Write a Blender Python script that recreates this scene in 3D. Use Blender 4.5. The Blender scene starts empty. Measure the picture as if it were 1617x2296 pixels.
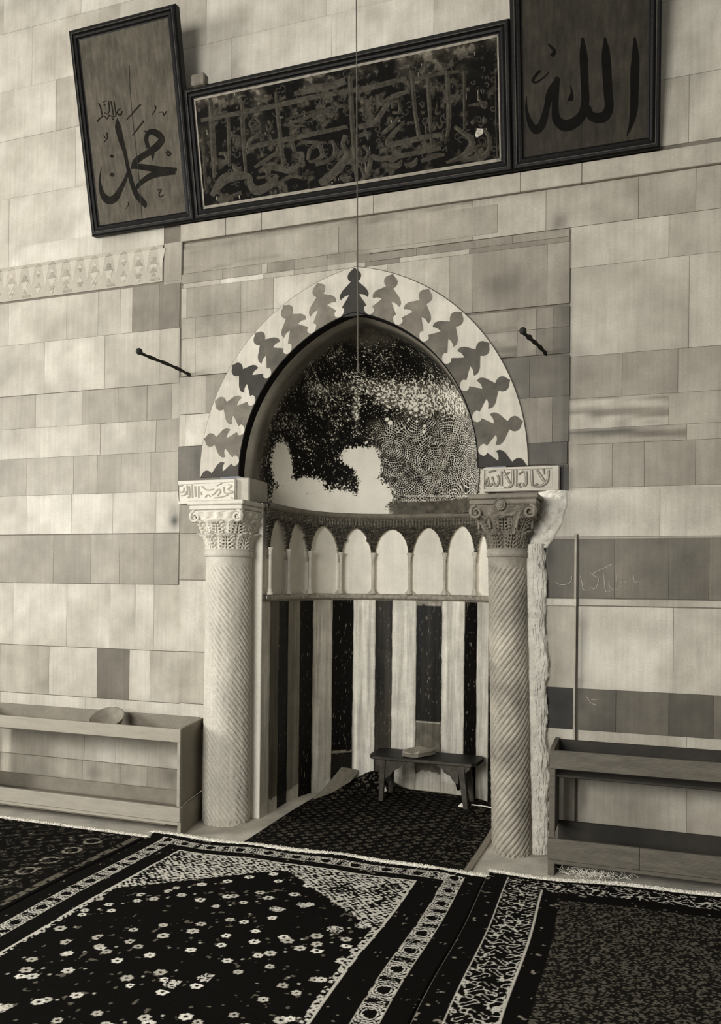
import bpy, math, random
import numpy as np
random.seed(7)
rng = np.random.default_rng(11)
scene = bpy.context.scene
col = scene.collection

# ------------------------------------------------------------------ camera
F, CX, CY = 1805.0, 808.5, 1293.3            # focal length and principal point in pixels of a 1617 wide frame
YAW, PITCH, ROLL = .33377, .00721, -.01086
CAM = np.array([1.65, -4.6, 1.495])
def camrot():
    cy, sy = math.cos(YAW), math.sin(YAW)
    f = np.array([-sy*math.cos(PITCH), cy*math.cos(PITCH), math.sin(PITCH)])
    r = np.array([cy, sy, 0.0]); d = np.cross(f, r)
    r2 = math.cos(ROLL)*r + math.sin(ROLL)*d
    d2 = -math.sin(ROLL)*r + math.cos(ROLL)*d
    return np.array([r2, d2, f])
R = camrot()
cd = bpy.data.cameras.new('camera'); cam = bpy.data.objects.new('camera', cd); col.objects.link(cam)
from mathutils import Matrix, Vector
from mathutils.geometry import tessellate_polygon
m3 = Matrix([list(R[0]), list(-R[1]), list(-R[2])]).transposed()
cam.matrix_world = Matrix.Translation(Vector(CAM)) @ m3.to_4x4()
cd.sensor_fit = 'HORIZONTAL'; cd.sensor_width = 36; cd.lens = 36*F/1617
cd.shift_x = 0.0; cd.shift_y = (CY-1148)/1617
cd.clip_start = .05
scene.camera = cam

# ------------------------------------------------------------------ light
w = bpy.data.worlds.new('world'); scene.world = w; w.use_nodes = True
bg = w.node_tree.nodes['Background']; bg.inputs[0].default_value = (1, .995, .985, 1); bg.inputs[1].default_value = .30
def sun(name, d, strength, angle):
    l = bpy.data.lights.new(name, 'SUN'); l.energy = strength; l.angle = math.radians(angle); l.color = (1, .995, .985)
    o = bpy.data.objects.new(name, l); col.objects.link(o)
    o.rotation_euler = Vector(d).to_track_quat('-Z', 'Y').to_euler(); return o
def area(name, loc, target, sx, sy, power):
    l = bpy.data.lights.new(name, 'AREA'); l.shape = 'RECTANGLE'; l.size = sx; l.size_y = sy; l.energy = power; l.color = (1, .995, .985)
    o = bpy.data.objects.new(name, l); col.objects.link(o); o.location = loc
    o.rotation_euler = (Vector(target)-Vector(loc)).to_track_quat('-Z', 'Y').to_euler(); return o
area('window_and_fill_light', (-7.2, -5.2, 3.2), (.3, 0, 1.5), 1.8, 2.4, 590)
area('window_and_fill_light', (-.9, -7.8, 2.9), (.1, 0, 1.4), 2.6, 2.2, 480)  # frontal fill added to brighten the niche, no known window there
scene.view_settings.view_transform = 'Standard'; scene.view_settings.look = 'None'
scene.view_settings.gamma = 1; scene.view_settings.exposure = 0.0; scene.view_settings.use_curve_mapping = False

# ------------------------------------------------------------------ pixel helpers (a ray through a photo pixel meets a plane)
def ray(x, y): return R.T @ np.array([(x-CX)/F, (y-CY)/F, 1.0])
def wp(x, y, Y=0.0):
    d = ray(x, y); return CAM + (Y-CAM[1])/d[1]*d
def fp(x, y, Z=0.0):
    d = ray(x, y); return CAM + (Z-CAM[2])/d[2]*d
def pr(P):
    c = (np.atleast_2d(P)-CAM) @ R.T
    return np.stack([CX+F*c[:, 0]/c[:, 2], CY+F*c[:, 1]/c[:, 2]], 1)

# ------------------------------------------------------------------ tones: the place is known only as warm monochrome
def alb(T):
    """albedo (linear rgb) of a surface that reads as tone T (0-255) in full light"""
    T = np.asarray(T, float)
    l = np.clip((T/255.0)**2.2*1.12, .004, .86)
    k = np.clip(l/.6, 0, 1)
    return np.stack([l, l*(.855+.083*k), l*(.61+.175*k)], -1)
def rgba(T):
    a = alb(T); return (float(a[0]), float(a[1]), float(a[2]), 1)

# ------------------------------------------------------------------ numpy value noise
_tab = rng.random((256, 256))
def vnoise(x, y, s=1.0, seed=0):
    x = np.asarray(x)*s+seed*17.3+500; y = np.asarray(y)*s+seed*9.7+500
    xi = np.floor(x).astype(int); yi = np.floor(y).astype(int); fx = x-xi; fy = y-yi
    fx = fx*fx*(3-2*fx); fy = fy*fy*(3-2*fy)
    g = lambda a, b: _tab[a % 256, b % 256]
    return (g(xi, yi)*(1-fx)+g(xi+1, yi)*fx)*(1-fy)+(g(xi, yi+1)*(1-fx)+g(xi+1, yi+1)*fx)*fy
def fbm(x, y, s=1.0, o=4, seed=0):
    t = 0; a = .5
    for i in range(o): t = t+a*vnoise(x, y, s*2**i, seed+i*3); a *= .5
    return t/(1-.5**o)
def sst(a, b, x):
    t = np.clip((np.asarray(x)-a)/(b-a), 0, 1); return t*t*(3-2*t)

# ------------------------------------------------------------------ materials
MATS = {}
def mat(name, T=None, rough=.7, vcol=False, noise=.25, nscale=6, streak=0.0, bump=.15, bscale=60, spec=.3, grain=0.0, stretch=(1, 1, 1), fine=.12):
    if name in MATS: return MATS[name]
    m = bpy.data.materials.new(name); m.use_nodes = True; nt = m.node_tree; N = nt.nodes; L = nt.links
    b = N['Principled BSDF']; b.inputs['Roughness'].default_value = rough; b.inputs['Specular IOR Level'].default_value = spec
    tc = N.new('ShaderNodeTexCoord'); mp = N.new('ShaderNodeMapping'); mp.inputs['Scale'].default_value = stretch
    L.new(tc.outputs['Object'], mp.inputs[0])
    n1 = N.new('ShaderNodeTexNoise'); n1.inputs['Scale'].default_value = nscale; n1.inputs['Detail'].default_value = 7; n1.inputs['Roughness'].default_value = .62
    L.new(mp.outputs[0], n1.inputs['Vector'])
    r1 = N.new('ShaderNodeMapRange'); r1.inputs[1].default_value = .3; r1.inputs[2].default_value = .7
    r1.inputs[3].default_value = 1-noise; r1.inputs[4].default_value = 1+noise*.5
    L.new(n1.outputs[0], r1.inputs[0])
    n2 = N.new('ShaderNodeTexNoise'); n2.inputs['Scale'].default_value = bscale*3; n2.inputs['Detail'].default_value = 4
    L.new(mp.outputs[0], n2.inputs['Vector'])
    r2 = N.new('ShaderNodeMapRange'); r2.inputs[1].default_value = .3; r2.inputs[2].default_value = .7
    r2.inputs[3].default_value = 1-fine; r2.inputs[4].default_value = 1+fine
    L.new(n2.outputs[0], r2.inputs[0])
    mu = N.new('ShaderNodeMath'); mu.operation = 'MULTIPLY'; L.new(r1.outputs[0], mu.inputs[0]); L.new(r2.outputs[0], mu.inputs[1])
    fac = mu.outputs[0]
    if streak > 0:
        mp2 = N.new('ShaderNodeMapping'); mp2.inputs['Scale'].default_value = (30, 30, 1.6); L.new(tc.outputs['Object'], mp2.inputs[0])
        n3 = N.new('ShaderNodeTexNoise'); n3.inputs['Scale'].default_value = 1.6; n3.inputs['Detail'].default_value = 6; L.new(mp2.outputs[0], n3.inputs['Vector'])
        r3 = N.new('ShaderNodeMapRange'); r3.inputs[1].default_value = .3; r3.inputs[2].default_value = .7
        r3.inputs[3].default_value = 1-streak; r3.inputs[4].default_value = 1+streak*.5; L.new(n3.outputs[0], r3.inputs[0])
        m2 = N.new('ShaderNodeMath'); m2.operation = 'MULTIPLY'; L.new(fac, m2.inputs[0]); L.new(r3.outputs[0], m2.inputs[1]); fac = m2.outputs[0]
    if grain > 0:
        wv = N.new('ShaderNodeTexWave'); wv.inputs['Scale'].default_value = 9; wv.inputs['Distortion'].default_value = 5; wv.inputs['Detail'].default_value = 4
        wv.bands_direction = 'Z'; L.new(mp.outputs[0], wv.inputs['Vector'])
        r4 = N.new('ShaderNodeMapRange'); r4.inputs[3].default_value = 1-grain; r4.inputs[4].default_value = 1+grain*.4; L.new(wv.outputs['Fac'], r4.inputs[0])
        m4 = N.new('ShaderNodeMath'); m4.operation = 'MULTIPLY'; L.new(fac, m4.inputs[0]); L.new(r4.outputs[0], m4.inputs[1]); fac = m4.outputs[0]
    vm = N.new('ShaderNodeVectorMath'); vm.operation = 'SCALE'; L.new(fac, vm.inputs['Scale'])
    if vcol:
        at = N.new('ShaderNodeAttribute'); at.attribute_name = 'Col'; L.new(at.outputs['Color'], vm.inputs[0])
    else:
        rgb = N.new('ShaderNodeRGB'); rgb.outputs[0].default_value = rgba(T); L.new(rgb.outputs[0], vm.inputs[0])
    L.new(vm.outputs[0], b.inputs['Base Color'])
    if bump > 0:
        n5 = N.new('ShaderNodeTexNoise'); n5.inputs['Scale'].default_value = bscale; n5.inputs['Detail'].default_value = 6; L.new(mp.outputs[0], n5.inputs['Vector'])
        bp = N.new('ShaderNodeBump'); bp.inputs['Strength'].default_value = bump; bp.inputs['Distance'].default_value = .004
        L.new(n5.outputs[0], bp.inputs['Height']); L.new(bp.outputs[0], b.inputs['Normal'])
    MATS[name] = m; return m

M_wall = mat('wall_marble', vcol=True, noise=.16, nscale=3.5, streak=.10, bump=.12, bscale=35, rough=.55, fine=.07)
M_voussoir = mat('voussoir_marble', 170, noise=.22, nscale=5, streak=.12, bump=.08, fine=.06)
M_inlay = mat('dark_inlay_marble', 98, noise=.45, nscale=9, bump=.08, fine=.06)
M_black = mat('arris_shade_black', 16, spec=.1, noise=.5, nscale=12, bump=.3)  # black that stands for shade on the ring's inner edge
M_dome = mat('dome_mosaic', vcol=True, spec=.12, noise=.05, nscale=9, bump=.15, bscale=120, rough=.6, fine=.1)
M_soffit = mat('soffit_plaster', vcol=True, noise=.35, nscale=5, bump=.3, bscale=50, stretch=(1, 1, 1))
M_niche = mat('niche_marble', vcol=True, spec=.12, noise=.22, nscale=8, streak=.28, bump=.12, bscale=40, rough=.45, fine=.1)
M_arc = mat('arcade_marble', vcol=True, noise=.12, nscale=6, streak=.05, bump=.12, bscale=50, fine=.07)
M_arcw = mat('arcade_white_marble', 222, noise=.16, nscale=4, bump=.06, fine=.05)
M_arcd = mat('carved_spandrel', 74, noise=.5, nscale=16, bump=1.0, bscale=55, fine=.2)
M_cornice = mat('cornice_stone', 112, noise=.4, nscale=14, bump=.5, bscale=60)
M_colonnette = mat('colonnette_marble', 180, noise=.3, nscale=10, bump=.2)
M_colL = mat('column_marble_pale', 176, noise=.16, nscale=7, streak=.1, bump=.25, bscale=60)
M_colR = mat('column_marble_worn', 146, noise=.5, nscale=5, bump=.35, bscale=50, fine=.15)
M_capL = mat('capital_marble_pale', 184, noise=.16, nscale=9, bump=.2)
M_capR = mat('capital_marble_dark', 108, noise=.35, nscale=9, bump=.35, bscale=50)
M_imp = mat('inscribed_marble_pale', 188, noise=.08, nscale=9, bump=.15)
M_impR = mat('inscribed_marble_worn', 164, noise=.2, nscale=9, bump=.2)
M_line = mat('incised_line', 70, noise=.2)
M_plaster = mat('rough_plaster', 192, noise=.28, nscale=14, bump=.35, bscale=60, fine=.16)
M_floor = mat('floor_stone', 170, noise=.35, nscale=4, bump=.3, bscale=40, fine=.12)
M_frame = mat('dark_frame_wood', 15, noise=.5, nscale=20, bump=.3, rough=.5, spec=.15, stretch=(1, 1, 1))
M_board = mat('board_wood', 78, spec=.08, noise=.3, nscale=7, streak=.3, bump=.2)
M_boardR = mat('board_wood_dark', 50, spec=.08, noise=.3, nscale=7, streak=.3, bump=.2)
M_boardM = mat('board_painted_ground', vcol=True, spec=.05, noise=.35, nscale=22, bump=.7, bscale=50, fine=.4)
M_filet = mat('gilt_fillet', 120, noise=.4, nscale=20)
M_ink = mat('ink_letters', 30, spec=.05, noise=.5, nscale=14, bump=.1)
M_inkR = mat('ink_letters_black', 12, spec=.05, noise=.4, nscale=14, bump=.1)
M_gilt = mat('faded_gilt_letters', 62, spec=.08, noise=.55, nscale=26, bump=.4, fine=.3)
M_crack = mat('board_crack', 12)
M_woodE = mat('rack_end_wood_shaded', 124, noise=.2, nscale=6, bump=.15)  # rack wood darkened: shade of the end face is in the colour
M_woodI = mat('rack_inner_wood_shaded', 110, noise=.25, nscale=6, bump=.15)  # tray shade painted into the pale rack's wood tone
M_woodK = mat('rack_dark_inner_wood_shaded', 46, noise=.3, nscale=6, bump=.2)  # deep tray shade of the brown rack painted into the tone
M_woodL = mat('pale_rack_wood', 140, noise=.14, nscale=5, grain=.08, bump=.15, stretch=(1, 6, 6))
M_woodR = mat('brown_rack_wood', 90, noise=.3, nscale=6, grain=.25, bump=.3, bscale=70, stretch=(1, 6, 6), fine=.2)
M_stool = mat('dark_stool_wood', 30, noise=.5, nscale=9, grain=.3, bump=.3, rough=.5, spec=.2)
M_stooledge = mat('worn_stool_edge', 66, noise=.5, nscale=20)
M_paper = mat('old_paper', 146, noise=.15, nscale=20, bump=.2)
M_rug = mat('rug_pile', vcol=True, noise=.12, nscale=30, bump=.8, bscale=220, rough=.95, spec=.05, fine=.2)
M_fringe = mat('fringe_wool', 205, noise=.3, nscale=50, rough=.9)
M_iron = mat('rusty_iron', 34, noise=.5, nscale=40, bump=.5)
M_cord = mat('lamp_cord', 78, noise=.2)
M_bowl = mat('worn_bowl_wood', 120, noise=.3, nscale=20)
M_straw = mat('dry_straw', 200, noise=.3, nscale=40)
M_cloth = mat('white_cloth', 225, noise=.2, nscale=30)
M_graff = mat('scratched_line', 150)
M_chock = mat('chock_wood', 100, noise=.4, nscale=20)

# ------------------------------------------------------------------ mesh helpers
def tag(o, label=None, cat=None, group=None, kind=None):
    if label: o['label'] = label
    if cat: o['category'] = cat
    if group: o['group'] = group
    if kind: o['kind'] = kind
    return o
def link(name, me, m, parent=None, smooth=False):
    if m: me.materials.append(m)
    me.polygons.foreach_set('use_smooth', [bool(smooth)]*len(me.polygons))
    o = bpy.data.objects.new(name, me); col.objects.link(o)
    if parent: o.parent = parent; o.matrix_parent_inverse = Matrix.Translation(-Vector(parent.location))
    return o
def empty(name, loc=(0, 0, 0)):
    o = bpy.data.objects.new(name, None); col.objects.link(o); o.location = loc; o.empty_display_size = .1; return o
class MB:
    def __init__(s): s.v = []; s.f = []
    def add(s, vs, fs):
        n = len(s.v); s.v += [tuple(map(float, p)) for p in vs]; s.f += [tuple(n+i for i in f) for f in fs]; return s
    def box(s, x0, x1, y0, y1, z0, z1, bev=.004):
        b = min(bev, (x1-x0)/3, (y1-y0)/3, (z1-z0)/3)
        # chamfered box: three inset rectangles per axis
        vs = []; idx = {}
        for ax in range(3):
            for sx in (0, 1):
                for sy in (0, 1):
                    for sz in (0, 1):
                        p = [x0+(b if ax != 0 else 0) if sx == 0 else x1-(b if ax != 0 else 0),
                             y0+(b if ax != 1 else 0) if sy == 0 else y1-(b if ax != 1 else 0),
                             z0+(b if ax != 2 else 0) if sz == 0 else z1-(b if ax != 2 else 0)]
                        idx[(ax, sx, sy, sz)] = len(vs); vs.append(p)
        I = lambda a, x, y, z: idx[(a, x, y, z)]
        fs = []
        for t in (0, 1):
            q = [I(0, t, 0, 0), I(0, t, 1, 0), I(0, t, 1, 1), I(0, t, 0, 1)]; fs.append(q if t else q[::-1])
            q = [I(1, 0, t, 0), I(1, 0, t, 1), I(1, 1, t, 1), I(1, 1, t, 0)]; fs.append(q if t else q[::-1])
            q = [I(2, 0, 0, t), I(2, 1, 0, t), I(2, 1, 1, t), I(2, 0, 1, t)]; fs.append(q if t else q[::-1])
        for a in (0, 1):
            for c in (0, 1):
                fs.append([I(0, a, c, 0), I(1, a, c, 0), I(1, a, c, 1), I(0, a, c, 1)])
                fs.append([I(0, a, 0, c), I(2, a, 0, c), I(2, a, 1, c), I(0, a, 1, c)])
                fs.append([I(1, 0, a, c), I(2, 0, a, c), I(2, 1, a, c), I(1, 1, a, c)])
        for x in (0, 1):
            for y in (0, 1):
                for z in (0, 1): fs.append([I(0, x, y, z), I(1, x, y, z), I(2, x, y, z)])
        return s.add(vs, fs)
    def tube(s, pts, rad, n=8, caps=True):
        pts = [np.array(p, float) for p in pts]; N = len(pts)
        rad = [rad]*N if np.isscalar(rad) else rad
        vs = []; up = None
        for i, p in enumerate(pts):
            t = pts[min(i+1, N-1)]-pts[max(i-1, 0)]; t = t/(np.linalg.norm(t)+1e-9)
            if up is None: up = np.array([0, 0, 1.]) if abs(t[2]) < .9 else np.array([1., 0, 0])
            a = np.cross(t, up); a /= np.linalg.norm(a)+1e-9; b = np.cross(a, t); up = b
            for k in range(n):
                an = 2*math.pi*k/n; vs.append(p+rad[i]*(a*math.cos(an)+b*math.sin(an)))
        fs = []
        for i in range(N-1):
            for k in range(n): fs.append((i*n+k, i*n+(k+1) % n, (i+1)*n+(k+1) % n, (i+1)*n+k))
        if caps: fs.append(tuple(range(n))[::-1]); fs.append(tuple((N-1)*n+k for k in range(n)))
        return s.add(vs, fs)
    def prism(s, poly, fn, h):
        """poly in 2D, fn(u,v,h)->3D; extruded from 0 to h"""
        n = len(poly); vs = [fn(u, v, 0) for u, v in poly]+[fn(u, v, h) for u, v in poly]
        fs = [tuple(range(n)), tuple(range(2*n-1, n-1, -1))]+[(i, (i+1) % n, n+(i+1) % n, n+i) for i in range(n)]
        return s.add(vs, fs)
    def lathe(s, prof, c, n=40, axis=2):
        vs = []; m = len(prof)
        for k in range(n):
            a = 2*math.pi*k/n
            for r, z in prof: vs.append((c[0]+r*math.cos(a), c[1]+r*math.sin(a), c[2]+z))
        fs = []
        for k in range(n):
            for i in range(m-1): fs.append((k*m+i, ((k+1) % n)*m+i, ((k+1) % n)*m+i+1, k*m+i+1))
        return s.add(vs, fs)
    def build(s, name, m, parent=None, smooth=False, fix=True):
        me = bpy.data.meshes.new(name); me.from_pydata(s.v, [], s.f); me.update()
        if fix:
            import bmesh
            bm = bmesh.new(); bm.from_mesh(me); bmesh.ops.recalc_face_normals(bm, faces=bm.faces); bm.to_mesh(me); bm.free()
        return link(name, me, m, parent, smooth)
def grid_mesh(name, P, m, parent=None, colr=None, smooth=True, closed_u=False, keep=None, flip=False):
    """P: (nu,nv,3) array"""
    nu, nv = P.shape[:2]
    iu = np.arange(nu if closed_u else nu-1); iv = np.arange(nv-1)
    A, B = np.meshgrid(iu, iv, indexing='ij'); A2 = (A+1) % nu
    q = np.stack([A*nv+B, A2*nv+B, A2*nv+B+1, A*nv+B+1], -1).reshape(-1, 4)
    if flip: q = q[:, ::-1]
    if keep is not None: q = q[keep.reshape(-1)]
    me = bpy.data.meshes.new(name)
    me.vertices.add(nu*nv); me.vertices.foreach_set('co', P.reshape(-1).astype(np.float32))
    me.loops.add(len(q)*4); me.loops.foreach_set('vertex_index', q.reshape(-1).astype(np.int32))
    me.polygons.add(len(q)); me.polygons.foreach_set('loop_start', (np.arange(len(q))*4).astype(np.int32))
    me.update(calc_edges=True); me.validate()
    if colr is not None:
        ca = me.color_attributes.new('Col', 'FLOAT_COLOR', 'POINT')
        c4 = np.ones((nu*nv, 4), np.float32); c4[:, :3] = colr.reshape(-1, 3); ca.data.foreach_set('color', c4.reshape(-1))
    return link(name, me, m, parent, smooth)
def catmull(pts, k=6):
    p = np.array(pts, float); 
    if len(p) < 3: return p
    q = np.vstack([2*p[0]-p[1], p, 2*p[-1]-p[-2]]); out = []
    for i in range(1, len(q)-2):
        for t in np.linspace(0, 1, k, endpoint=False):
            a, b, c, d = q[i-1], q[i], q[i+1], q[i+2]
            out.append(.5*((2*b)+(-a+c)*t+(2*a-5*b+4*c-d)*t*t+(-a+3*b-3*c+d)*t**3))
    out.append(p[-1]); return np.array(out)
def ribbon(mb, stroke, fn, h, crown=False, smooth=True, base=-.001):
    """stroke: list of (x,y,halfwidth) in crop pixels; fn(x,y,h)->3D"""
    s = [(a+(8,))[:3] if len(a) == 2 else a for a in stroke]
    p = catmull(s) if smooth else np.array(s, float)
    d = np.gradient(p[:, :2], axis=0); d /= (np.linalg.norm(d, axis=1, keepdims=True)+1e-9); nrm = np.stack([-d[:, 1], d[:, 0]], 1)
    wd = np.maximum(p[:, 2:3], .5)
    Lp = p[:, :2]+nrm*wd; Rp = p[:, :2]-nrm*wd; n = len(p); vs = []
    for i in range(n):
        vs += [fn(*Lp[i], base), fn(*Lp[i], 0 if crown else h), fn(*p[i, :2], h), fn(*Rp[i], 0 if crown else h), fn(*Rp[i], base)]
    fs = []
    for i in range(n-1):
        for k in range(4): fs.append((i*5+k, i*5+k+1, i*5+5+k+1, i*5+5+k))
    fs += [(0, 1, 2, 3, 4), tuple((n-1)*5+k for k in (4, 3, 2, 1, 0))]
    mb.add(vs, fs)

# ------------------------------------------------------------------ arch and niche geometry
def arch_c(hw, h): return (h*h-hw*hw)/(2*hw)
def arch_pt(u, hw, h, z0=2.165):
    """u in [-1,1], 0 = apex"""
    c = arch_c(hw, h); r = hw+c; tm = math.acos(c/r); u = np.asarray(u, float); th = (1-np.abs(u))*tm
    return np.sign(u+1e-12)*(r*np.cos(th)-c), z0+r*np.sin(th)
def arch_z(x, hw, h, z0=2.165):
    c = arch_c(hw, h); r = hw+c; return z0+np.sqrt(np.maximum(r*r-(np.abs(x)+c)**2, 0))
IN = (.770, .972); OUT = (1.05, 1.245)
# niche plan: straight jambs, then a rounded back
_c, _a, _b, _n, _y0 = .14, .74, .76, 2.5, .30
_ph = np.linspace(math.pi, 0, 2400)
_px = np.concatenate([np.full(200, _c-_a), _c+_a*np.sign(np.cos(_ph))*np.abs(np.cos(_ph))**(2/_n), np.full(200, _c+_a)])
_py = np.concatenate([np.linspace(0, _y0, 200, endpoint=False), _y0+_b*np.abs(np.sin(_ph))**(2/_n), np.linspace(_y0, 0, 201)[1:]])
_L = np.concatenate([[0], np.cumsum(np.hypot(np.diff(_px), np.diff(_py)))]); NL = _L[-1]; _L = _L/NL
def nxy(s, off=0.0):
    s = np.asarray(s, float); x = np.interp(s, _L, _px); y = np.interp(s, _L, _py); e = .004
    tx = np.interp(s+e, _L, _px)-np.interp(s-e, _L, _px); ty = np.interp(s+e, _L, _py)-np.interp(s-e, _L, _py)
    l = np.hypot(tx, ty)+1e-9
    return x+off*ty/l, y-off*tx/l
_s = np.linspace(0, 1, 3001)
def s_at(px, z):
    x, y = nxy(_s); p = pr(np.stack([x, y, np.full_like(x, z)], 1))[:, 0]; k = int(np.argmax(p))
    return float(np.interp(px, np.maximum.accumulate(p[:k+1])+np.arange(k+1)*1e-7, _s[:k+1]))

# ------------------------------------------------------------------ wall of marble slabs
SOOT_SHADE = [  # soot marks and stains, plus painted shade under boards and at the surround edge: x, y in the photo, radii in metres, strength
    (392, 1168, .035, .045, .93), (392, 1140, .05, .07, .3), (1256, 497, .05, .06, .5), (1125, 640, .12, .10, .35), (470, 690, .16, .12, .12),
    (740, 660, .05, .07, .25), (1300, 805, .05, .12, .25), (1270, 730, .03, .25, .3), (444, 1030, .03, .12, .4), (1340, 930, .05, .04, .35),
    (1395, 950, .04, .03, .4), (1330, 970, .10, .012, .45), (1405, 965, .10, .012, .4), (1238, 1150, .035, .09, .5), (520, 545, .12, .03, .25),
    (1306, 1440, .022, .30, .5), (1300, 1540, .015, .12, .5), (1233, 1240, .02, .12, .55), (345, 845, .05, .05, .12), (1203, 640, .03, .05, .2),
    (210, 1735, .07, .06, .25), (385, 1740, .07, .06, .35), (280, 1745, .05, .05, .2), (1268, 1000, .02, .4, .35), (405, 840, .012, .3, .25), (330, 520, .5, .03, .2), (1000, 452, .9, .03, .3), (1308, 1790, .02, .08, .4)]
def wall_blocks():
    V = []; C = []; Fq = []; n0 = 0
    def blk(x0, x1, z0, z1, T, off=0.0, wob=0):
        nonlocal n0
        g = .0008; T = T*.79+(.5-(T*.79) % 1 if abs(T % 1-.5) < 1e-4 else (.25-(T*.79) % 1))
        x0 += g; x1 -= g; z0 += g; z1 -= g
        if x1-x0 < .004 or z1-z0 < .004: return
        st = .02
        nx = max(2, int(math.ceil((x1-x0)/st))+1); nz = max(2, int(math.ceil((z1-z0)/st))+1)
        X, Z = np.meshgrid(np.linspace(x0, x1, nx), np.linspace(z0, z1, nz), indexing='ij')
        o = off+float(rng.uniform(0, .0018))
        Y = np.full_like(X, -o)
        # worn arris
        Xp = np.pad(X, 1, mode='edge'); Zp = np.pad(Z, 1, mode='edge'); Yp = np.pad(Y, 1, constant_values=.012)
        Tm = T*(1+.035*float(rng.uniform(-1, 1)))
        t = Tm*(.84+.32*fbm(Xp, Zp, 3.2, 5, seed=int(T) % 7+1))+(10 if T < 205 else 4)*(fbm(Xp, Zp, 11, 3, 4)-.5)*2
        if abs(T % 1-.5) < 1e-4: t = t*(1-.28*sst(.5, .75, fbm(Xp*.8, Zp+.05*Xp, 1, 1, 1)*0+fbm(Xp*1.3, Zp*26+Xp*1.5, 1.0, 4, 6)))
        l = alb(t)
        dk = np.ones_like(Xp)
        for (sx, sy, rx, rz, k) in SOOT_SHADE_W: dk *= 1-k*np.exp(-(((Xp-sx)/rx)**2+((Zp-sy)/rz)**2)*(.8+.6*vnoise(Xp, Zp, 30)))
        e = np.minimum(np.minimum(Xp-x0, x1-Xp), np.minimum(Zp-z0, z1-Zp)); dk *= 1-.05*np.exp(-np.maximum(e, 0)/.012)*vnoise(Xp, Zp, 14, 3)*1.3
        l = l*dk[..., None]
        P = np.stack([Xp, Yp, Zp], -1).reshape(-1, 3)
        a, b = nx+2, nz+2
        A, B = np.meshgrid(np.arange(a-1), np.arange(b-1), indexing='ij')
        cx = .25*(Xp[:-1, :-1]+Xp[1:, :-1]+Xp[:-1, 1:]+Xp[1:, 1:]); cz = .25*(Zp[:-1, :-1]+Zp[1:, :-1]+Zp[:-1, 1:]+Zp[1:, 1:])
        drop = ((np.abs(cx) < .91) & (cz >= 2.15) & (cz < arch_z(cx, .91, 1.1))) | ((cx > -.74) & (cx < .90) & (cz < 2.15))
        q = np.stack([A*b+B, (A+1)*b+B, (A+1)*b+B+1, A*b+B+1], -1)[~drop]
        V.append(P); C.append(l.reshape(-1, 3)); Fq.append(q+n0); n0 += len(P)
    SOOT_SHADE_W = [(*(wp(x, y)[[0, 2]]), rx, rz, k) for x, y, rx, rz, k in SOOT_SHADE]
    def row(a, b, spans, off=0.0):
        """a, b: photo points on the upper and the lower joint; spans: (x from, x to, tone)"""
        z1 = wp(*a)[2]; z0 = wp(*b)[2]; ym = (a[1]+b[1])/2
        for (xa, xb, T) in spans: blk(wp(xa, ym)[0], wp(xb, ym)[0], z0, z1, T, off)
    L0, L1 = -330, -90       # beyond the left edge of the print
    # left field
    row((256, 520), (256, 566), [(L0, 20, 200), (20, 230, 212), (230, 368, 205)])
    row((366, 547), (366, 633), [(368, 407, 176)])
    row((366, 633), (366, 639), [(368, 407, 185)])
    row((256, 650), (256, 750), [(L0, -120, 190), (-120, 20, 178), (20, 150, 190), (150, 220, 195), (220, 270, 184), (270, 297, 188), (297, 357, 139), (357, 403, 128)])
    row((256, 750), (256, 870), [(L0, -60, 180), (-60, 100, 192), (100, 235, 198), (235, 358, 195), (358, 403, 190)])
    row((270, 870), (270, 947), [(L0, -110, 168), (-110, -10, 176), (-10, 80, 165), (80, 185, 190), (185, 265, 174), (265, 330, 158), (330, 385, 168), (385, 403, 180)])
    row((270, 947), (270, 1018), [(L0, -140, 190), (-140, 0, 198), (0, 90, 190), (90, 225, 203), (225, 285, 194), (285, 350, 184), (350, 402, 176)])
    row((270, 1018), (270, 1105), [(L0, -40, 165), (-40, 60, 176), (60, 165, 188), (165, 218, 190), (218, 272, 164), (272, 338, 180), (338, 401, 176)])
    row((270, 1105), (270, 1196), [(L0, -80, 198), (-80, 60, 202), (60, 160, 206), (160, 253, 212), (253, 350, 208), (350, 403, 196)])
    row((270, 1198), (270, 1309), [(L0, -150, 170), (-150, -60, 150), (-60, 50, 168), (50, 120, 160), (120, 204, 150), (204, 268, 180), (268, 345, 177), (345, 401, 170)])
    row((270, 1310), (270, 1455), [(L0, -100, 200), (-100, 30, 206), (30, 150, 205), (150, 247, 214), (247, 303, 211), (303, 345, 199), (345, 403, 204)])
    row((270, 1456), (270, 1568), [(L0, -110, 150), (-110, 0, 190), (0, 110, 185), (110, 218, 210), (218, 290, 118), (290, 337, 197), (337, 403, 190)])
    row((270, 1569), (270, 1712), [(L0, 0, 200), (0, 190, 208), (190, 260, 214), (260, 403, 214)])
    row((270, 1713), (270, 1771), [(L0, 0, 170), (0, 185, 192), (185, 270, 186), (270, 330, 182), (330, 403, 158)])
    row((270, 1772), (270, 1900), [(L0, 100, 150), (100, 403, 160)])
    # strip beside the left column
    row((430, 1130), (430, 1196), [(404, 700, 163)], .004)
    row((430, 1197), (430, 1300), [(403, 700, 180)], .004)
    row((430, 1301), (430, 1461), [(402, 700, 213)], .004)
    row((430, 1462), (430, 1577), [(402, 700, 184)], .004)
    row((430, 1578), (430, 1740), [(402, 700, 214)], .004)
    row((430, 1741), (430, 1900), [(402, 700, 176)], .004)
    # surround of the arch, left
    o = .006
    row((440, 555), (440, 612), [(411, 760, 166.5), (760, 1115, 158.5)], o)                       # long striped lintel slab, lower part
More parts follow.
